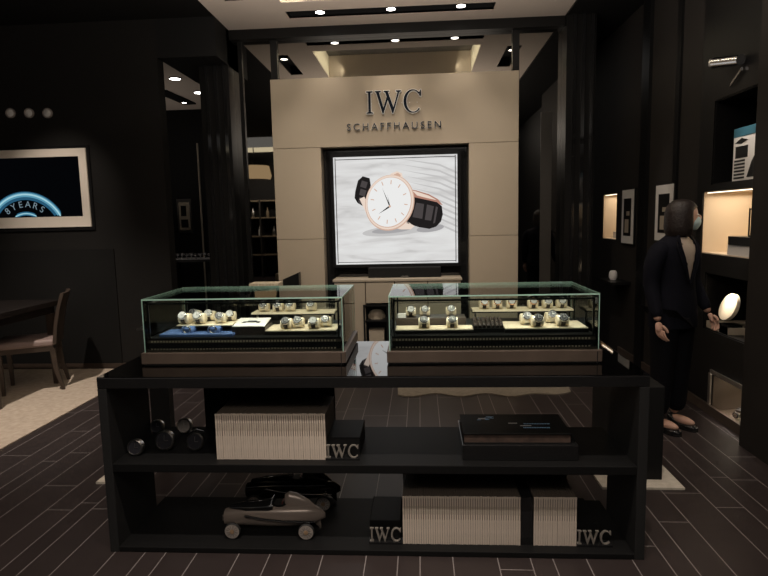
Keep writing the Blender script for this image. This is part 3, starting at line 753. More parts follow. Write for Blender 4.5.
# ================================================================== GLASS CASES
def glass_case(x0, x1, label, yf=2.624, yb=3.12, zt=1.148):
    e = empty('glass_display_case', ((x0+x1)/2, yf, CZ), label=label, cat='display case')
    w2 = (x1-x0)/2; H = zt-CZ; D = yb-yf; t = .006
    B('base', 'bronze', -w2-.012, w2+.012, -.016, D+.01, .008, .062, e, bevel=.003)
    B('plinth', 'bmatte', -w2, w2, -.008, D, 0, .008, e)
    B('plinth_seam', 'bmatte', w2-.012, w2-.008, -.0165, 0, .002, .056, e)
    B('base_strip', 'bronze', -w2+.006, w2-.006, .008, D-.006, .058, .072, e)
    B('drawer_band', 'bgloss', -w2+.012, w2-.012, .012, D-.02, .072, .105, e)
    B('tan_rail', 'bronze', -w2+.012, w2-.012, .010, .03, .105, .118, e)
    mb = MB().m('taupe')
    n = 60
    for i in range(n):
        x = -w2+.03+i*(2*w2-.06)/n; mb.box(x, x+(2*w2-.06)/n*.5, .006, .012, .108, .116)
    mb.build('vent_teeth', e)
    mb = MB().m('taupe')
    for i in range(n):
        x = -w2+.03+i*(2*w2-.06)/n; mb.box(x, x+(2*w2-.06)/n*.5, .004, .008, .0735, .079)
    mb.build('vent_teeth', e)
    B('tray_board', 'bsatin', -w2+.012, w2-.012, .012, D-.02, .118, .128, e)
    # inner black frame
    mb = MB().m('bsatin')
    for sx in (-1, 1):
        for yy in (.012, D-.03): mb.box(sx*(w2-.022)-.004, sx*(w2-.022)+.004, yy, yy+.008, .128, H-.02)
        mb.box(sx*(w2-.022)-.004, sx*(w2-.022)+.004, .012, D-.022, H-.028, H-.02)
    mb.box(-w2+.02, w2-.02, .012, .02, H-.028, H-.02).box(-w2+.02, w2-.02, D-.03, D-.022, H-.028, H-.02)
    mb.build('inner_frame', e)
    # glass panes with green polished edges
    G = 'glass'
    z0 = .058
    panes = [('front_pane', (-w2, w2, 0, t, z0, H-t), [(-w2, -w2+.003, -.0006, t, z0, H-t), (w2-.003, w2, -.0006, t, z0, H-t)]),
             ('back_pane', (-w2, w2, D-t, D, z0, H-t), [(-w2, -w2+.002, D-t, D, z0, H-t), (w2-.002, w2, D-t, D, z0, H-t)]),
             ('side_pane', (-w2, -w2+t, t, D-t, z0, H-t), []), ('side_pane', (w2-t, w2, t, D-t, z0, H-t), []),
             ('top_pane', (-w2, w2, 0, D, H-t, H), [(-w2, w2, -.0008, .0012, H-t, H), (-w2, w2, D-.001, D+.0006, H-t, H), (-w2-.0006, -w2+.0012, 0, D, H-t, H), (w2-.0012, w2+.0006, 0, D, H-t, H)])]
    for nm, b, ed in panes:
        p = MB().m(G).box(*b).build(nm, e)
        if ed:
            for q in ed: MB().m('edge').box(*q).build('polished_edge', p)
    return e
LX0, LX1, RX0, RX1 = -1.325, -.366, -.150, .805
glass_case(LX0, LX1, 'left glass watch case on the black counter')
glass_case(RX0, RX1, 'right glass watch case on the black counter')
ZT = CZ+.128     # tray level
# trays and shelves inside
def tray(name, u0, u1, y0, y1, z0, z1, key, label, cat='tray'):
    a = P(u0, 325, y0); b = P(u1, 325, y0)
    if key != 'cream': return tag(B(name, key, a.x, b.x, y0, y1, z0, z1, bevel=.003), label, cat)
    e = empty(name, ((a.x+b.x)/2, y0, z0), label=label, cat=cat); w2 = (b.x-a.x)/2
    B('tray_body', 'bsatin', -w2, w2, 0, y1-y0, 0, z1-z0-.005, e, bevel=.002)
    B('lining', 'cream', -w2+.002, w2-.002, .001, y1-y0-.001, z1-z0-.005, z1-z0, e, bevel=.001)
    return e
tray('watch_tray', 264, 336, 2.69, 2.86, ZT, ZT+.022, 'cream', 'cream leather watch tray at the front right of the left case')
tray('watch_tray', 176, 232, 2.72, 2.88, ZT+.036, ZT+.048, 'cream', 'cream watch tray raised above the blue cushions in the left case')
tray('tray_riser', 178, 230, 2.84, 2.90, ZT, ZT+.036, 'bsatin', 'black riser under the raised cream tray in the left case', 'riser')
tray('velvet_pad', 158, 232, 2.66, 2.80, ZT, ZT+.014, 'blue', 'blue velvet pad at the front left of the left case', 'pad')
tray('watch_tray', 395, 474, 2.69, 2.80, ZT, ZT+.020, 'cream', 'cream tray at the front left of the right case')
tray('watch_tray', 505, 589, 2.69, 2.88, ZT, ZT+.022, 'cream', 'cream leather watch tray at the front right of the right case')
tray('display_step', 396, 466, 2.84, 2.95, ZT, ZT+.05, 'bronze', 'bronze step behind the front left tray of the right case', 'step')
def shelf(u0, u1, label):
    a = P(u0, 312, 2.93); b = P(u1, 312, 2.93)
    e = empty('case_shelf', ((a.x+b.x)/2, 2.92, ZT), label=label, cat='shelf'); w2 = (b.x-a.x)/2
    B('board', 'bsatin', -w2, w2, 0, .12, .058, .064, e)
    B('lining', 'cream', -w2+.004, w2-.004, .002, .11, .064, .072, e)
    for sx in (-1, 1): B('support', 'steel', sx*(w2-.02)-.004, sx*(w2-.02)+.004, .05, .06, 0, .058, e)
shelf(251, 335, 'raised cream lined shelf at the back right of the left case')
shelf(472, 574, 'raised cream lined shelf at the back right of the right case')
ZS = ZT+.072
# watch and cushion prototypes
def watch_proto(case, dial, strap, name='wristwatch'):
    e = empty(name, (0, 0, 0))
    cy, cz, ry, rz = 0, .0275, .0325, .0275
    rings_o = []
    n = 28
    mb = MB().m(strap)
    nn = mb._n()
    vo = []
    for i in range(n):
        t = 2*PI*i/n; row_ = []
        for (x, f) in ((-.010, 1), (.010, 1), (.010, .93), (-.010, .93)):
            row_.append(mb.b.verts.new((x, ry*f*math.cos(t), cz+rz*f*math.sin(t))))
        vo.append(row_)
    for i in range(n):
        a_, c_ = vo[i], vo[(i+1) % n]
        for k_ in range(4): mb.b.faces.new((a_[k_], a_[(k_+1) % 4], c_[(k_+1) % 4], c_[k_]))
    mb._fin(nn)
    mb.build('strap', e, True)
    t = math.radians(148); p = Vector((0, ry*math.cos(t), cz+rz*math.sin(t))); nrm = Vector((0, -.84, .54)).normalized()
    mt = Matrix.Translation(p) @ nrm.to_track_quat('Z', 'Y').to_matrix().to_4x4()
    MB().m(case).lathe(((.0175, -.002), (.0205, 0), (.0212, .005), (.0205, .009), (.018, .011), (.0172, .0095)), 28, mt).build('case', e, True)
    dd = MB().m(dial).lathe(((0, .0098), (.0175, .0098)), 28, mt, False)
    other = 'steel' if dial == 'dialb' else 'bsatin'
    dd.m(other)
    for i in range(12): dd.box(.012, .0155, -.0006, .0006, .0099, .0103, mt @ Matrix.Rotation(2*PI*i/12, 4, 'Z'))
    dd.box(-.0005, .0005, -.002, .012, .0103, .0107, mt).box(-.002, .009, -.0006, .0006, .0105, .0109, mt)
    dd.build('dial', e)
    MB().m(case).cyl(mt @ Vector((.0205, 0, .005)), mt @ Vector((.0245, 0, .005)), .003, seg=10).build('crown', e)
    return e
def cushion_mesh():
    mb = MB().m('cream'); n = 20; rg = []
    for x, f in ((-.027, .8), (-.025, .95), (-.02, 1), (.02, 1), (.025, .95), (.027, .8)):
        rg.append([(x, .0300*f*math.cos(2*PI*i/n), .0255+.0250*f*math.sin(2*PI*i/n)) for i in range(n)])
    return mb.loft(rg)
protos = {k_: None for k_ in 'ABCD'}
spec = {'A': ('chrome', 'sildial', 'leather'), 'B': ('chrome', 'dialb', 'steel'), 'C': ('gold', 'sildial', 'leather'), 'D': ('chrome', 'dialb', 'leather')}
desc = {'A': 'silver dialled watch', 'B': 'black dialled bracelet watch', 'C': 'rose gold watch', 'D': 'black dialled steel watch'}
cushion = None
def put_watch(kind, u, Y, z, where, sc_=1.0, rz=0):
    global cushion
    x = P(u, 320, Y).x
    if cushion is None: cushion = cushion_mesh().build('watch_cushion', None, True); c = cushion
    else: c = cushion.copy(); C.objects.link(c)
    c.location = (x, Y, z); c.scale = (sc_,)*3; c.rotation_euler = (0, 0, rz)
    tag(c, 'cream cushion, %s' % where, 'cushion', 'cream watch cushions')
    if protos[kind] is None: e = protos[kind] = watch_proto(*spec[kind])
    else: e = copy_tree(protos[kind])
    e.location = (x, Y, z); e.scale = (sc_,)*3; e.rotation_euler = (0, 0, rz)
    tag(e, '%s %s' % (desc[kind], where), 'watch', 'wristwatches in the glass cases')
ZR = ZT+.048
for i, (kd, u, Y, s_, wh) in enumerate((('A', 186, 2.76, 1.05, 'leftmost on the raised tray of the left case'), ('B', 196, 2.86, 1.0, 'second from left on the raised tray of the left case'),
    ('A', 200, 2.76, 1.05, 'third from left, in front on the raised tray of the left case'), ('A', 210.5, 2.84, 1.0, 'fourth from left on the raised tray of the left case'),
    ('B', 221, 2.77, .95, 'second from right on the raised tray of the left case'), ('A', 231, 2.83, .95, 'rightmost on the raised tray of the left case'))):
    put_watch(kd, u, Y, ZR, wh, s_, math.radians(-8+3*i))
for kd, u, wh in (('B', 265, 'leftmost on the back shelf of the left case'), ('D', 279, 'second from left on the back shelf of the left case'), ('B', 291, 'third from left on the back shelf of the left case'), ('B', 312, 'rightmost on the back shelf of the left case')):
    put_watch(kd, u, 2.97, ZS, wh, .95)
for kd, u, Y, wh in (('D', 286.5, 2.74, 'leftmost on the front cream tray of the left case'), ('B', 298.5, 2.76, 'second from left on the front cream tray of the left case'), ('A', 314, 2.74, 'third from left on the front cream tray of the left case'), ('B', 326, 2.78, 'rightmost on the front cream tray of the left case')):
    put_watch(kd, u, Y, ZT+.022, wh)
for kd, u, wh in (('D', 424, 'left on the front left tray of the right case'), ('D', 452, 'right on the front left tray of the right case')):
    put_watch(kd, u, 2.74, ZT+.020, wh)
for kd, u, wh in (('A', 411, 'leftmost on the bronze step of the right case'), ('B', 425, 'middle on the bronze step of the right case'), ('B', 451, 'right on the bronze step of the right case')):
    put_watch(kd, u, 2.89, ZT+.05, wh, .95)
for kd, u, wh in (('C', 484, 'first from left on the back shelf of the right case'), ('C', 497, 'second from left on the back shelf of the right case'), ('C', 511, 'third from left on the back shelf of the right case'),
    ('C', 532.5, 'fourth from left on the back shelf of the right case'), ('A', 547, 'fifth from left on the back shelf of the right case'), ('A', 561, 'last at the right of the back shelf in the right case')):
    put_watch(kd, u, 2.97, ZS, wh, .92)
for kd, u, Y, wh in (('B', 526, 2.79, 'at back left on the front right tray, right case'), ('D', 537, 2.73, 'at front left on the front right tray, right case'), ('B', 551, 2.83, 'at back right on the front right tray, right case'), ('D', 562, 2.74, 'at front right on the front right tray, right case')):
    put_watch(kd, u, Y, ZT+.022, wh, 1.05)
# blue pad pieces
for u, wh in ((188, 'left'), (214, 'right')):
    x = P(u, 332, 2.7).x
    o = MB().m('blue').loft([[(x-.03+.06*i/5, 2.72+.028*math.cos(t), ZT+.014+max(0, .03*math.sin(t))) for t in [PI*j/9 for j in range(10)]] for i in range(6)]).build('blue_cushion', None, True)
    tag(o, 'blue cushion on the %s of the blue velvet pad' % wh, 'cushion')
    o = MB().m('chrome').tube([(x-.018+.018*math.cos(t)*1.0, 2.705, ZT+.018+.03+.016*math.sin(t)) for t in [PI*2*j/14 for j in range(15)]], .005).build('cufflink', None, True)
    o.location = (.014, -.012, -.018)
    tag(o, 'silver ring shaped piece on the %s blue cushion' % wh, 'jewellery')
# white card box
a = P(233, 325, 2.72); b_ = P(266, 325, 2.72)
e = empty('card_box', ((a.x+b_.x)/2, 2.70, ZT), label='black rimmed box topped by a white card with dark print, in the left case', cat='box'); w2 = (b_.x-a.x)/2
B('box_body', 'leather', -w2, w2, 0, .14, 0, .038, e)
mt = Matrix.Translation((0, 0, .04)) @ Matrix.Rotation(math.radians(8), 4, 'X')
MB().m('white').box(-w2+.003, w2-.003, 0, .135, 0, .003, mt).build('card', e)
MB().m('bsatin').box(-w2*.55, w2*.5, .06, .075, .0032, .0037, mt).box(-w2*.3, w2*.25, .075, .088, .0032, .0037, mt).box(-w2*.6, -w2*.35, .05, .062, .0032, .0037, mt).box(w2*.3, w2*.5, .05, .062, .0032, .0037, mt).build('card_print', e)
# strap roll tray
a = P(473, 325, 2.72); b_ = P(504, 325, 2.72)
e = empty('strap_tray', ((a.x+b_.x)/2, 2.70, ZT), label='black tray of folded dark watch straps in the right case', cat='tray'); w2 = (b_.x-a.x)/2
B('tray', 'bsatin', -w2, w2, 0, .14, 0, .02, e)
for i in range(7):
    x = -w2+.012+i*(2*w2-.024)/6
    MB().m('leather').tube([(x, .01, .026), (x, .05, .045), (x, .10, .052), (x, .13, .04)], .009, 8).build('strap', e, True)
mb = MB().m('steel')
for i in range(7):
    x = -w2+.012+i*(2*w2-.024)/6; mb.box(x-.004, x+.004, .03, .036, .044, .050)
mb.build('buckles', e)
a = P(388, 325, 2.86); 
tag(B('price_card', 'white', P(398, 320, 2.86).x, P(406, 320, 2.86).x, 2.85, 2.88, ZT+.05, ZT+.07), 'small white block at the left end of the bronze step in the right case', 'card')

# ================================================================== THINGS BEHIND THE COUNTER
tag(B('end_cabinet', 'bmatte', 1.07, 1.337, 3.17, 3.6,   .012, .55, bevel=.005), 'black cabinet standing on the small mat behind the right counter end', 'cabinet')
tag(B('small_mat', 'rug', .98, 1.42, 3.075, 3.9, 0, .012), 'small cream mat under the black cabinet at right', 'mat')
tag(B('small_mat', 'rug', -1.914, -1.70, 3.092, 3.7, 0, .012), 'small cream mat whose tip shows left of the counter', 'mat')
e = empty('service_stand', (-1.66, 3.35, .012), label='slim black stand with a small tray and pen left of the left case', cat='stand')
B('post', 'bsatin', -.02, .10, 0, .06, 0, .86, e); B('tray', 'steel', -.05, .12, -.05, .1, .86, .866, e)
MB().m('steel').cyl((.03, 0, .866), (.035, 0, .91), .004).build('pen_holder', e)
# cream rug behind the counter, soft irregular edge
pts = []
for i in range(25):
    u = 398+i*7.2; pts.append(atZ(u, 394.5+1.6*math.sin(i*.9)+(0 if i < 20 else -(i-20)*.9), .01))
xa, xb = pts[0].x, pts[-1].x
o = MB().m('rugd').poly([(p.x, p.y, .0) for p in pts]+[(xb+.1, 5.7, 0), (xa-.05, 5.7, 0)], .01, Vector((0, 0, 1))).build('cream_rug')
tag(o, 'taupe cream rug with a wavy edge on the floor in front of the console', 'rug')

# ================================================================== LEFT SIDE
# framed picture
YF = 5.72
a = P(0, 149, YF); q0 = P(-72, 149, YF); b_ = P(90, 228, YF)
X0 = P(-60, 190, YF).x; X1 = P(88, 190, YF).x; Z1 = P(45, 149, YF).z; Z0 = P(45, 227.5, YF).z
pic = empty('picture_frame', ((X0+X1)/2, YF+.04, Z0), label='wide white matted frame with glowing blue arcs reading 8 YEARS on the left wall', cat='picture')
w2 = (X1-X0)/2; hh = Z1-Z0
mb = MB().m('bgloss').box(-w2-.03, w2+.03, -.02, 0, -.035, hh+.03); mb.build('frame', pic)
ix1 = P(80.5, 190, YF).x-(X0+X1)/2; ix0 = -ix1; iz0 = P(45, 217, YF).z-Z0; iz1 = P(45, 157, YF).z-Z0
MT['mat'] = mat('warm_white_mat', (.80, .72, .62), .8)
mb = MB().m('mat').box(-w2, w2, -.035, -.02, 0, iz0).box(-w2, w2, -.035, -.02, iz1, hh).box(-w2, ix0, -.035, -.02, iz0, iz1).box(ix1, w2, -.035, -.02, iz0, iz1); mb.build('mat', pic)
MT['bl1'] = emis('blue_glow', (.10, .30, .42), 1); MT['bl2'] = emis('pale_blue_glow', (.35, .60, .68), 1); MT['bl3'] = emis('deep_blue', (.02, .09, .16), 1); MT['blk'] = emis('picture_black', (.0012, .0014, .002), 1)
mb = MB().m('blk').box(ix0, ix1, -.026, -.022, iz0, iz1)
pxm = YF/575
cxp = P(27, 235, YF).x-(X0+X1)/2; czp = P(27, 235, YF).z-Z0
def arcband(key, r0, r1, lay):
    mb.m(key); r0 *= pxm; r1 *= pxm; n = 80; seg = []
    for i in range(n):
        t0, t1 = PI*i/n, PI*(i+1)/n
        q = [(cxp+r*math.cos(t), czp+r*math.sin(t)) for r, t in ((r0, t0), (r1, t0), (r1, t1), (r0, t1))]
        if min(p[1] for p in q) < iz0 or max(p[0] for p in q) > ix1 or min(p[0] for p in q) < ix0: continue
        mb.poly([Vector((p[0], -.026-lay*.0003, p[1])) for p in q])
arcband('bl3', 36, 44.5, 1); arcband('bl1', 39, 43.5, 2); arcband('bl2', 40.8, 42.4, 3)
arcband('bl3', 20, 24, 1); arcband('bl1', 21, 23, 2); arcband('bl2', 21.7, 22.4, 3)
MT['bl4'] = emis('grey_blue_letters', (.16, .22, .26), 1)
mb.m('bl4')
for rr, txt, size in ((28.5, '8YEARS', .092),):
    for i, ch in enumerate(txt):
        me = textmesh(ch, size, 0); t = math.radians(90+38-i*14.6)
        mb.addmesh(me, Matrix.Translation((cxp+rr*pxm*math.cos(t), -.0275, czp+rr*pxm*math.sin(t))) @ Matrix.Rotation(-(t-PI/2), 4, 'Y') @ Matrix.Rotation(PI/2, 4, 'X'))
mb.build('glowing_print', pic)
for u, wh in ((10, 'left'), (28.5, 'middle'), (47, 'right')):
    q = P(u, 113, 5.74)
    e = empty('wall_disc', (q.x, 5.76, q.z), label='small round glass disc, %s of the three above the picture' % wh, cat='wall disc', group='round glass discs on the left wall')
    mt = Matrix.Rotation(PI/2, 4, 'X')
    MB().m('rim').lathe(((.048, 0), (.050, .02), (.044, .026), (.042, .018)), 24, mt).build('rim', e, True)
    MB().m('white').lathe(((.043, .012), (.036, .02), (0, .026)), 24, mt, False).build('dome', e, True)
# chair
fr = Vector((-3.70, 4.95, 0))
seatz = .46
def chair(loc, rz, label):
    e = empty('dining_chair', loc, rz, label, 'chair')
    # faces -x; back at +x
    sh = MB().m('seat').loft([[(x, y*s, z) for x, y in ((-.24, -.22), (.22, -.22), (.22, .22), (-.24, .22))] for z, s in ((.42, .95), (.44, 1), (.47, 1), (.485, .95))]).build('seat', e, bevel=.01)
    B('seat_rail', 'wood', -.23, .22, -.21, .21, .38, .425, e)
    mb = MB().m('wood'); rg = []
    for z, x in ((.44, .215), (.6, .235), (.75, .265), (.90, .31)):
        rg.append([(x+dx+(.0 if abs(y) > .1 else .025), y, z) for dx in (0,) for y in (-.21, -.1, .1, .21)]+[(x+.028+(.0 if abs(y) > .1 else .025), y, z) for y in (.21, .1, -.1, -.21)])
    mb.loft(rg).build('backrest', e, True)
    for sy in (-1, 1):
        MB().m('wood').loft([[(x+dx, sy*.19+dy, z) for dx, dy in ((-r, -r), (r, -r), (r, r), (-r, r))] for z, x, r in ((.40, -.21, .022), (0.008, -.20, .014))]).build('leg', e)
        MB().m('wood').loft([[(x+dx, sy*.19+dy, z) for dx, dy in ((-r, -r), (r, -r), (r, r), (-r, r))] for z, x, r in ((.40, .21, .022), (.2, .225, .019), (0.008, .27, .014))]).build('leg', e)
chair((P(60, 340, 5.12).x-.23, 5.02, 0), math.radians(26), 'dark wooden dining chair with mauve seat at the table on the left carpet')
# table
e = empty('dark_table', (-4.35, 4.75, 0), label='dark wooden table at the left edge of the picture on the carpet', cat='table')
tz = P(20, 305, 4.9).z
xe = P(37, 306, 4.9).x
B('tabletop', 'dtable', -.8, xe+4.35, -.42, .5, tz-.05, tz, e, bevel=.004)
B('apron', 'dtable', -.76, xe+4.35-.05, -.38, .46, tz-.12, tz-.05, e)
for x, y in ((-3.44+4.35-.06, -.36), (-.72, -.36), (-3.44+4.35-.06, .42), (-.72, .42)):
    MB().m('wood').loft([[(x+dx, y+dy, z) for dx, dy in ((-r, -r), (r, -r), (r, r), (-r, r))] for z, r in ((tz-.12, .035), (.008, .02))]).build('leg', e)
o = MB().m('steel').cyl((-3.93, 4.5, tz+.006), (-3.80, 4.52, tz+.006), .006).build('pen')
tag(o, 'thin silver pen on the dark table at left', 'pen')

# ================================================================== RIGHT WALL DISPLAYS
def niche_lining(n, key, name, label=None, depth=.42, x=XW, lamp=True, power=3):
    y0, y1, z0, z1 = n; t = .008
    e = empty(name, (x, (y0+y1)/2, z0)); struct(e); yy = (y1-y0)/2; h_ = z1-z0
    mb = MB().m(key).box(depth-t, depth, -yy, yy, 0, h_).box(.01, depth, -yy, -yy+t, 0, h_).box(.01, depth, yy-t, yy, 0, h_).box(.01, depth, -yy, yy, 0, t).box(.01, depth, -yy, yy, h_-t, h_)
    mb.build('lining', e)
    if lamp:
        MB().m('glow').box(.02, .03, -yy+.03, yy-.03, h_-t-.006, h_-t-.001).build('light_strip', e)
        area('niche_light', (x+.2, (y0+y1)/2, z1-.03), .3, (y1-y0)*.9, power, (1, .84, .62))
niche_lining(n_mid, 'niche', 'wall_right_niche', power=.95)
niche_lining(n_top, 'bsatin', 'wall_right_niche', lamp=False, depth=.4)
niche_lining(n_low, 'bsatin', 'wall_right_niche', lamp=False, depth=.4)
niche_lining(n_bot, 'nichebrown', 'wall_right_niche', lamp=True, power=.22, depth=.4)
niche_lining(n_far, 'niche', 'wall_right_niche', lamp=True, power=.45, depth=.4)
niche_lining(n_far2, 'niche', 'wall_right_niche', lamp=False, depth=.4)
spot('niche_spot', (XW-.12, 4.1, 2.28), (XW+.06, 4.06, 1.85), 2.2, WARM, 90, 1, .02)
spot('niche_spot', (XW-.02, 4.25, 1.03), (XW+.12, 4.12, .75), 4, WARM, 90, 1, .02)
spot('niche_spot', (XW+.03, 4.15, .30), (XW+.2, 4.05, .02), 5, WARM, 120, 1, .02)
# things in the middle niche
tag(B('white_plinth', 'white', XW+.02, XW+.22, 3.84, 4.22, 1.198, 1.27), 'white plinth in the lit wall niche at right', 'plinth')
tag(B('black_watch_box', 'bsatin', XW+.01, XW+.22, 3.84, 4.20, 1.27, 1.33, bevel=.003), 'flat black box on the white plinth in the lit wall niche', 'box')
e = empty('watch_stand', (XW+.08, 3.96, 1.33), label='small framed glass stand with a watch on the black box in the lit niche', cat='display stand')
mb = MB().m('bsatin')
for sx in (-1, 1):
    for sy in (-1, 1): mb.box(sx*.04-.004, sx*.04+.004, sy*.04-.004, sy*.04+.004, 0, .19)
mb.box(-.044, .044, -.044, .044, .18, .188).box(-.044, .044, -.044, .044, 0, .01).build('frame', e)
MB().m('cork').lathe(((.02, .01), (.014, .05), (.024, .09), (.02, .12), (0, .13)), 16).build('watch_holder', e, True)
# poster in the top niche
a = atX(729, 127, XW+.2)
e = empty('poster', (XW+.05, 4.06, 1.709), label='light poster with black block graphics in the upper right wall niche', cat='poster')
MB().m('white').box(0, .012, -.20, .20, 0, .36).build('board', e)
MT['teal'] = mat('teal_print', (.03, .12, .17), .5)
mb = MB().m('teal').box(-.002, 0, -.20, .20, .30, .36).m('bsatin').box(-.002, 0, .02, .17, .155, .235)
for i in range(6): mb.box(-.002, 0, .05, .18, .015+i*.023, .028+i*.023)
mb.poly([(-.002, -.2, .02), (-.002, .02, .02), (-.002, -.03, .12), (-.002, -.1, .2), (-.002, -.2, .15)], .001, Vector((1, 0, 0)))
mb.poly([(-.002, .18, .26), (-.002, .1, .29), (-.002, .02, .27), (-.002, .1, .25)], .001, Vector((1, 0, 0))).m('teal')
mb.poly([(-.003, .05, .30), (-.003, -.02, .355), (-.003, -.09, .30)], .001, Vector((1, 0, 0))).build('print', e)
# spot fixture
q = atX(731, 63, XW-.02)
e = empty('spotlight', (XW, 4.15, q.z), label='chrome tilted spotlight fixed high on the right wall', cat='spotlight')
MB().m('chrome').cyl((-.10, .12, .02), (-.04, -.10, -.02), .036, .036, 20).build('barrel', e, True)
MB().m('bsatin').cyl((-.06, 0, 0), (0, 0, 0), .012).build('bracket', e); MB().m('steel').cyl((-.104, .135, .0225), (-.10, .12, .02), .037).build('lens_ring', e)
e2 = MB().m('chrome').poly([(XW-.01, 4.22, q.z-.16), (XW-.01, 4.08, q.z-.08), (XW-.01, 4.08, q.z-.06), (XW-.01, 4.2, q.z-.13)], .01, Vector((-1, 0, 0))).build('steel_bracket')
tag(e2, 'slanted steel bracket below the chrome spotlight', 'bracket')
# watch disc in the low niche
e = empty('round_display_watch', (XW+.06, 4.22, .628), label='large round pale clock face standing in the low right wall niche', cat='clock')
mt = Matrix.Translation((0, 0, .19)) @ Matrix.Rotation(-PI/2+.35, 4, 'Y') @ Matrix.Rotation(0, 4, 'Z')
MB().m('cream').lathe(((.095, -.01), (.105, 0), (.10, .02), (.085, .024)), 32, mt).build('case', e, True)
MB().m('cream').lathe(((0, .014), (.086, .014)), 32, mt, False).build('dial', e)
MB().m('bsatin').box(-.04, .06, -.06, .06, 0, .07).build('foot', e)
tag(MB().m('taupe').poly([(XW+.02, 4.47, .631), (XW+.02, 4.16, .631), (XW+.38, 4.1, .631), (XW+.38, 4.47, .631)], .05, Vector((0, 0, 1))).build('taupe_board'), 'pale taupe board lying in the low right wall niche', 'board')
# bottom niche: framed box with small car
mb = MB().m('steel').box(XW-.012, XW, n_bot[0]-.0, n_bot[1]+.01, n_bot[3]-.0, n_bot[3]+.03).box(XW-.012, XW, n_bot[1], n_bot[1]+.03, n_bot[2], n_bot[3]).box(XW-.012, XW, n_bot[0], n_bot[1]+.03, n_bot[2]-.02, n_bot[2])
tag(mb.build('niche_frame'), 'steel frame around the lowest lit niche on the right wall', 'frame')
c2 = race_car((XW+.16, 4.03, .038), .62, 'chrome', 'chrome', 'small chrome model car in the lowest right wall niche'); c2.rotation_euler = (0, 0, math.radians(-70))
# far frames on right wall
def wall_frame(y0, y1, z0, z1, label, dim=False):
    e = empty('picture_frame', (XW, (y0+y1)/2, z0), label=label, cat='picture'); yy = (y1-y0)/2; h_ = z1-z0
    MB().m('bsatin').box(-.02, 0, -yy-.01, yy+.01, -.01, h_+.01).build('frame', e)
    MB().m('white').box(-.024, -.02, -yy, yy, 0, h_).build('mat', e)
    mb = MB().m('wall').box(-.027, -.024, -yy*.62, yy*.62, h_*.14, h_*.84)
    mb.m('taupe').box(-.029, -.027, -yy*.3, yy*.35, h_*.2, h_*.45).box(-.029, -.027, -yy*.4, yy*.1, h_*.52, h_*.6).build('print', e)
wall_frame(5.03, 5.39, 1.26, 1.745, 'white matted dark print on the right wall behind the standing woman')
wall_frame(5.93, 6.26, 1.20, 1.745, 'dim white matted print on the right wall beside the far lit niche')
spot('frame_spot', (1.7, 5.0, 3.0), (2.15, 5.35, 1.5), 7, WARM, 22, .9, .03)
tag(B('white_book', 'white', XW+.1, XW+.25, 6.55, 6.9, 1.228, 1.30), 'white box in the far lit niche on the right wall', 'box')
o = MB().m('white').lathe(((.03, 0), (.045, .03), (.04, .08), (.025, .1)), 18).build('white_vase', None, True); q = atX(613, 277, XW-.1); o.location = (q.x, q.y, q.z-.03)
tag(o, 'small white vase on a black ledge far down the right wall', 'vase')
tag(B('wall_ledge', 'bsatin', XW-.2, XW, q.y-.25, q.y+.25, q.z-.055, q.z-.03), 'black ledge under the small white vase on the right wall', 'ledge')

# ================================================================== PEOPLE
def skin_mesh(chains, levels=2, root=0):
    """chains: list of (list of (co, (rx, ry)), parent index or None); returns mesh"""
    me = bpy.data.meshes.new('sk'); vs_, es, rad = [], [], []
    for pts, par in chains:
        prev = par
        for co, r in pts:
            vs_.append(co); rad.append(r); i = len(vs_)-1
            if prev is not None: es.append((prev, i))
            prev = i
    me.from_pydata(vs_, es, []); o = bpy.data.objects.new('sk', me); C.objects.link(o)
    md = o.modifiers.new('s', 'SKIN'); md.use_smooth_shade = True
    for i, l in enumerate(me.skin_vertices[0].data):
        l.radius = rad[i] if isinstance(rad[i], tuple) else (rad[i], rad[i]); l.use_root = (i == root)
    sd = o.modifiers.new('d', 'SUBSURF'); sd.levels = levels; sd.render_levels = levels
    bpy.context.view_layer.update()
    out = bpy.data.meshes.new_from_object(o.evaluated_get(bpy.context.evaluated_depsgraph_get())); bpy.data.objects.remove(o); return out
def hand_chains(wrist, down, palmn, side, s=1.0):
    """five separate finger chains from a palm; side: thumb direction"""
    down = Vector(down).normalized(); side = Vector(side).normalized(); n = Vector(palmn).normalized()
    out = []
    W = Vector(wrist)
    out.append(([(W, (.022*s, .018*s)), (W+down*.035*s, (.030*s, .017*s)), (W+down*.075*s, (.033*s, .015*s))], None))
    for i, (o_, L_) in enumerate(((.024, .066), (.008, .074), (-.008, .070), (-.023, .055))):
        b = W+down*.07*s+side*o_*s
        p1 = b+down*L_*.45*s+n*.006*s; p2 = p1+(down*.8+n*.6).normalized()*L_*.32*s; p3 = p2+(down*.5+n*.85).normalized()*L_*.28*s
        out.append(([(b-down*.015*s, .0088*s), (b+down*.01*s, .0088*s), (p1, .0082*s), (p2, .0076*s), (p3, .0064*s)], None))
    b = W+down*.022*s+side*.020*s
    out.append(([(b, .011*s), (b+(side*.75+down*.7).normalized()*.034*s+n*.006*s, .010*s), (b+(side*.6+down*1.3).normalized()*.062*s+n*.016*s, .0085*s)], None))
    return out
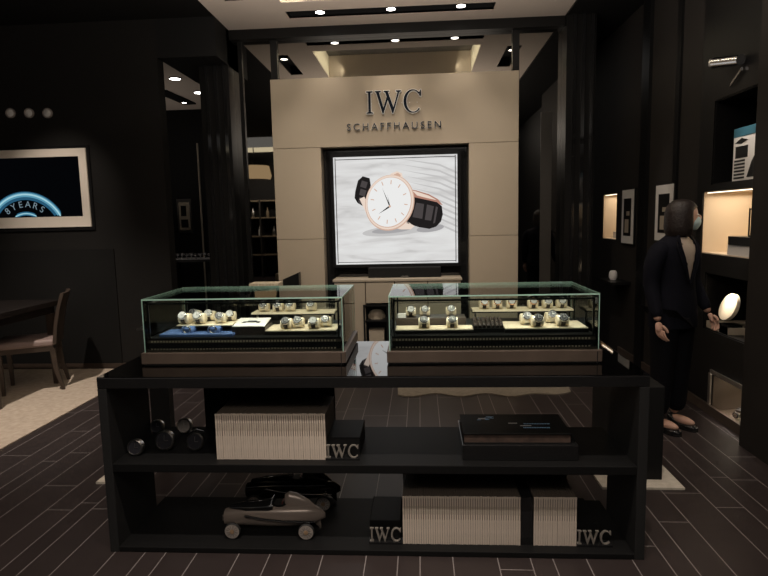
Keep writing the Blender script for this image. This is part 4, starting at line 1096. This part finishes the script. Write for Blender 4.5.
def person(loc, rz, head_rz, label, H=1.62, hair='bob', elbow=.0, seedarm=0):
    e = empty('person', loc, rz, label, 'person')
    s = H/1.62
    V = lambda x, y, z: Vector((x*s, y*s, z*s))   # faces -y
    # body (legs, trunk, arms, neck) as one skinned surface
    leg = lambda sx: [(V(sx*.085, 0, .83), (.082*s, .085*s)), (V(sx*.085, -.005, .47), (.052*s, .055*s)), (V(sx*.085, .015, .30), (.047*s, .05*s)), (V(sx*.085, .02, .085), (.030*s, .032*s))]
    pel = [(V(0, 0, .90), (.135*s, .10*s)), (V(0, .0, 1.05), (.112*s, .085*s)), (V(0, -.005, 1.20), (.135*s, .095*s)), (V(0, 0, 1.30), (.085*s, .065*s)), (V(0, .0, 1.37), (.05*s, .052*s)), (V(0, -.01, 1.43), (.045*s, .05*s))]
    hx = -.235 if not elbow else -.235
    handR = V(-.235, -.07, .80); handL = V(.245, -.10-elbow, .82+elbow*.35)
    armR = [(V(-.145, 0, 1.265), .040*s), (V(-.205, .02, 1.04), .040*s), (handR, .026*s)]
    armL = [(V(.145, 0, 1.265), .040*s), (V(.215, .02, 1.04), .040*s), (handL, .026*s)]
    ch = [(pel, None), (leg(-1), 0), (leg(1), 0), (armR, 3), (armL, 3)]
    mb = MB().m('skin'); mb.addmesh(skin_mesh(ch))
    dR = (handR-V(-.205, .02, 1.04)).normalized(); dL = (handL-V(.215, .02, 1.04)).normalized()
    for hc in (hand_chains(handR, dR, (1, 0, 0), (.2, -1, -.1), s), hand_chains(handL, dL, (-1, 0, .1), (-.1, -1, .3), s)):
        for c_ in hc: mb.addmesh(skin_mesh([c_], 2))
    # head
    hm = Matrix.Translation(V(.022, -.035, 1.495)) @ Matrix.Rotation(head_rz, 4, 'Z')
    n0 = mb._n(); mb.ball((0, 0, 0), 1, 1, 1, 28, 20)
    mb.b.verts.ensure_lookup_table()
    for v in mb.b.verts[n0[0]:]:
        x, y, z = v.co
        wd = .073*(1-.22*max(0, -z)**1.5); dp = .092
        yy = y*dp - (.006 if y < 0 and z < -.3 else 0)
        zz = z*.115
        if y < -.8 and abs(x) < .4: pass
        v.co = hm @ (Vector((x*wd, yy, zz))*s)
    for cc, rr in (((0, -.098, -.012), (.011, .018, .022)), ((.076, .008, -.005), (.008, .018, .030)), ((-.076, .008, -.005), (.008, .018, .030)), ((0, -.084, -.052), (.024, .009, .007))):
        mb.ball(Vector(cc)*s, rr[0]*s, rr[1]*s, rr[2]*s, 12, 8, hm)
    # feet
    for sx in (-1, 1):
        mb.ball(V(sx*.085, -.04, .055), .034*s, .10*s, .032*s, 16, 10)
    mb.build('body', e, True)
    mb = MB().m('white')
    for sx in (-1, 1): mb.ball(Vector((sx*.03, -.083, .008))*s, .013*s, .008*s, .007*s, 12, 8, hm)
    mb.m('hair')
    for sx in (-1, 1):
        mb.ball(Vector((sx*.03, -.089, .008))*s, .006*s, .004*s, .006*s, 10, 6, hm)
        mb.box(sx*.03*s-.016*s, sx*.03*s+.016*s, -.092*s, -.083*s, .024*s, .029*s, hm)
    mb.build('eyes', e, True)
    # hair
    mb = MB().m('hair')
    rings = []
    zl = -.17 if hair == 'bob' else -.035
    N = 28
    prof = [(.118, .05), (.112, .45), (.09, .78), (.06, .97), (.02, 1.06), (-.03, 1.07), (-.07, 1.08), (-.105, 1.03), (-.13, .90)]
    if hair != 'bob': prof = [(.128, .05), (.12, .5), (.098, .8), (.065, 1.0), (.03, 1.07), (-.01, 1.06), (-.045, .95)]
    for z, f in prof:
        rg = []
        for i in range(N):
            t = 2*PI*i/N; x, y = math.cos(t), math.sin(t)   # front is y<0
            rx, ry = .082*f, .100*f
            yy = y*ry+.012
            if z < .055 and y < 0:   # open the face
                yy = max(yy, -.045 if abs(x) > .3 else -.030)
                if hair != 'bob': yy = max(yy, -.01)
            wob = 1+.02*math.sin(i*5+z*40)
            rg.append(hm @ (Vector((x*rx*wob, yy, z))*s))
        rings.append(rg)
    mb.loft(rings); mb.build('hair', e, True)
    # mask
    mb = MB().m('mask'); rg = []
    for z, out_, wx in ((-.002, .096, .036), (-.012, .108, .050), (-.035, .114, .060), (-.06, .110, .058), (-.085, .096, .044), (-.092, .088, .032)):
        rg.append([hm @ (Vector((wx*math.sin(t), -out_*math.cos(t*.9)+(0), z+.002*math.cos(t*6)))*s) for t in [(-1.15+2.3*i/12) for i in range(13)]] + [hm @ (Vector((wx*.94*math.sin(t), -(out_-.006)*math.cos(t*.9), z))*s) for t in [(1.15-2.3*i/12) for i in range(13)]])
    mb.loft(rg)
    for sx in (-1, 1):
        mb.m('white'); 
        for z in (-.01, -.07): mb.tube([hm @ (Vector((sx*.05, -.05, z))*s), hm @ (Vector((sx*.074, -.02, z*.6))*s), hm @ (Vector((sx*.078, .012, .0))*s)], .0012, 6)
    mb.build('face_mask', e, True)
    # jacket: sleeves + trunk, slightly thicker
    a = .012*s; g = lambda r: tuple(q+a for q in r) if isinstance(r, tuple) else r+a
    prof = ((.74, .178, .135), (.80, .182, .138), (.90, .172, .130), (1.00, .152, .118), (1.08, .146, .115), (1.18, .162, .122), (1.26, .182, .112), (1.31, .165, .098), (1.335, .120, .084), (1.36, .074, .066), (1.372, .062, .058))
    def ryz(z):
        for (a0, _, r0), (a1, _, r1) in zip(prof, prof[1:]):
            if a0 <= z <= a1: return r0+(r1-r0)*(z-a0)/(a1-a0)
        return .06
    slR = [(V(-.085, 0, 1.285), .070*s), (V(-.155, 0, 1.275), .073*s), (V(-.196, .01, 1.19), .068*s), (V(-.208, .02, 1.04), .056*s), (handR-dR*.015, .039*s)]
    slL = [(V(.085, 0, 1.285), .070*s), (V(.155, 0, 1.275), .073*s), (V(.196, .01, 1.19), .068*s), (V(.218, .02, 1.04), .056*s), (handL-dL*.015, .039*s)]
    N = 32
    jk = MB().m('navy').loft([[V(rx*math.copysign(abs(math.cos(t))**.85, math.cos(t)), ry*math.sin(t), z) for t in [2*PI*i/N for i in range(N)]] for z, rx, ry in prof])
    jk.addmesh(skin_mesh([(slR, None)], 2)); jk.addmesh(skin_mesh([(slL, None)], 2))
    jk.build('jacket', e, True)
    mb = MB().m('shirt'); rg = []
    for z, wx in ((1.355, .050), (1.33, .066), (1.30, .074), (1.26, .070), (1.20, .056), (1.14, .036), (1.07, .006)):
        y = -ryz(z)-.005
        rg.append([V(wx*t_, y+.012*t_*t_, z) for t_ in (-1, -.5, 0, .5, 1)]+[V(wx*t_, y+.02+.012*t_*t_, z) for t_ in (1, .5, 0, -.5, -1)])
    mb.loft(rg); mb.build('blouse', e, True)
    for sx in (-1, 1):
        mb = MB().m('navy')
        out_ = ((1.37, .062), (1.34, .095), (1.30, .115), (1.24, .105), (1.16, .074), (1.06, .02)); inn = ((1.04, .0), (1.14, .034), (1.22, .058), (1.30, .072), (1.34, .062), (1.37, .046))
        pts = [V(sx*x, -ryz(z)-.010+(.3*x*x if x > .06 else 0)*6*.5, z) for z, x in out_+inn]
        mb.poly(pts, .008*s); mb.build('lapel', e)
    # trousers
    tl = lambda sx: [(V(sx*.085, 0, .80), (.105*s, .108*s)), (V(sx*.088, .0, .47), (.080*s, .082*s)), (V(sx*.090, .012, .10), (.062*s, .068*s))]
    MB().m('trouser').addmesh(skin_mesh([([(V(0, 0, .92), (.150*s, .112*s))], None), (tl(-1), 0), (tl(1), 0)])).build('trousers', e, True)
    for sx in (-1, 1):
        mb = MB().m('bgloss'); rg = []
        for y, wx, z1 in ((.055, .028, .075), (.03, .036, .07), (-.03, .036, .035), (-.09, .043, .034), (-.135, .036, .034), (-.160, .012, .024)):
            rg.append([V(sx*.085-wx, y, .0), V(sx*.085+wx, y, 0), V(sx*.085+wx, y, z1), V(sx*.085+wx*.8, y, z1+.006), V(sx*.085-wx*.8, y, z1+.006), V(sx*.085-wx, y, z1)])
        mb.loft(rg); mb.build('shoe', e, True)
    return e
q = atZ(668, 428, 0)
person((1.725, 4.02, 0), math.radians(30), math.radians(52), 'woman in navy jacket, beige blouse and face mask standing by the right wall', 1.60, 'bob', .0)
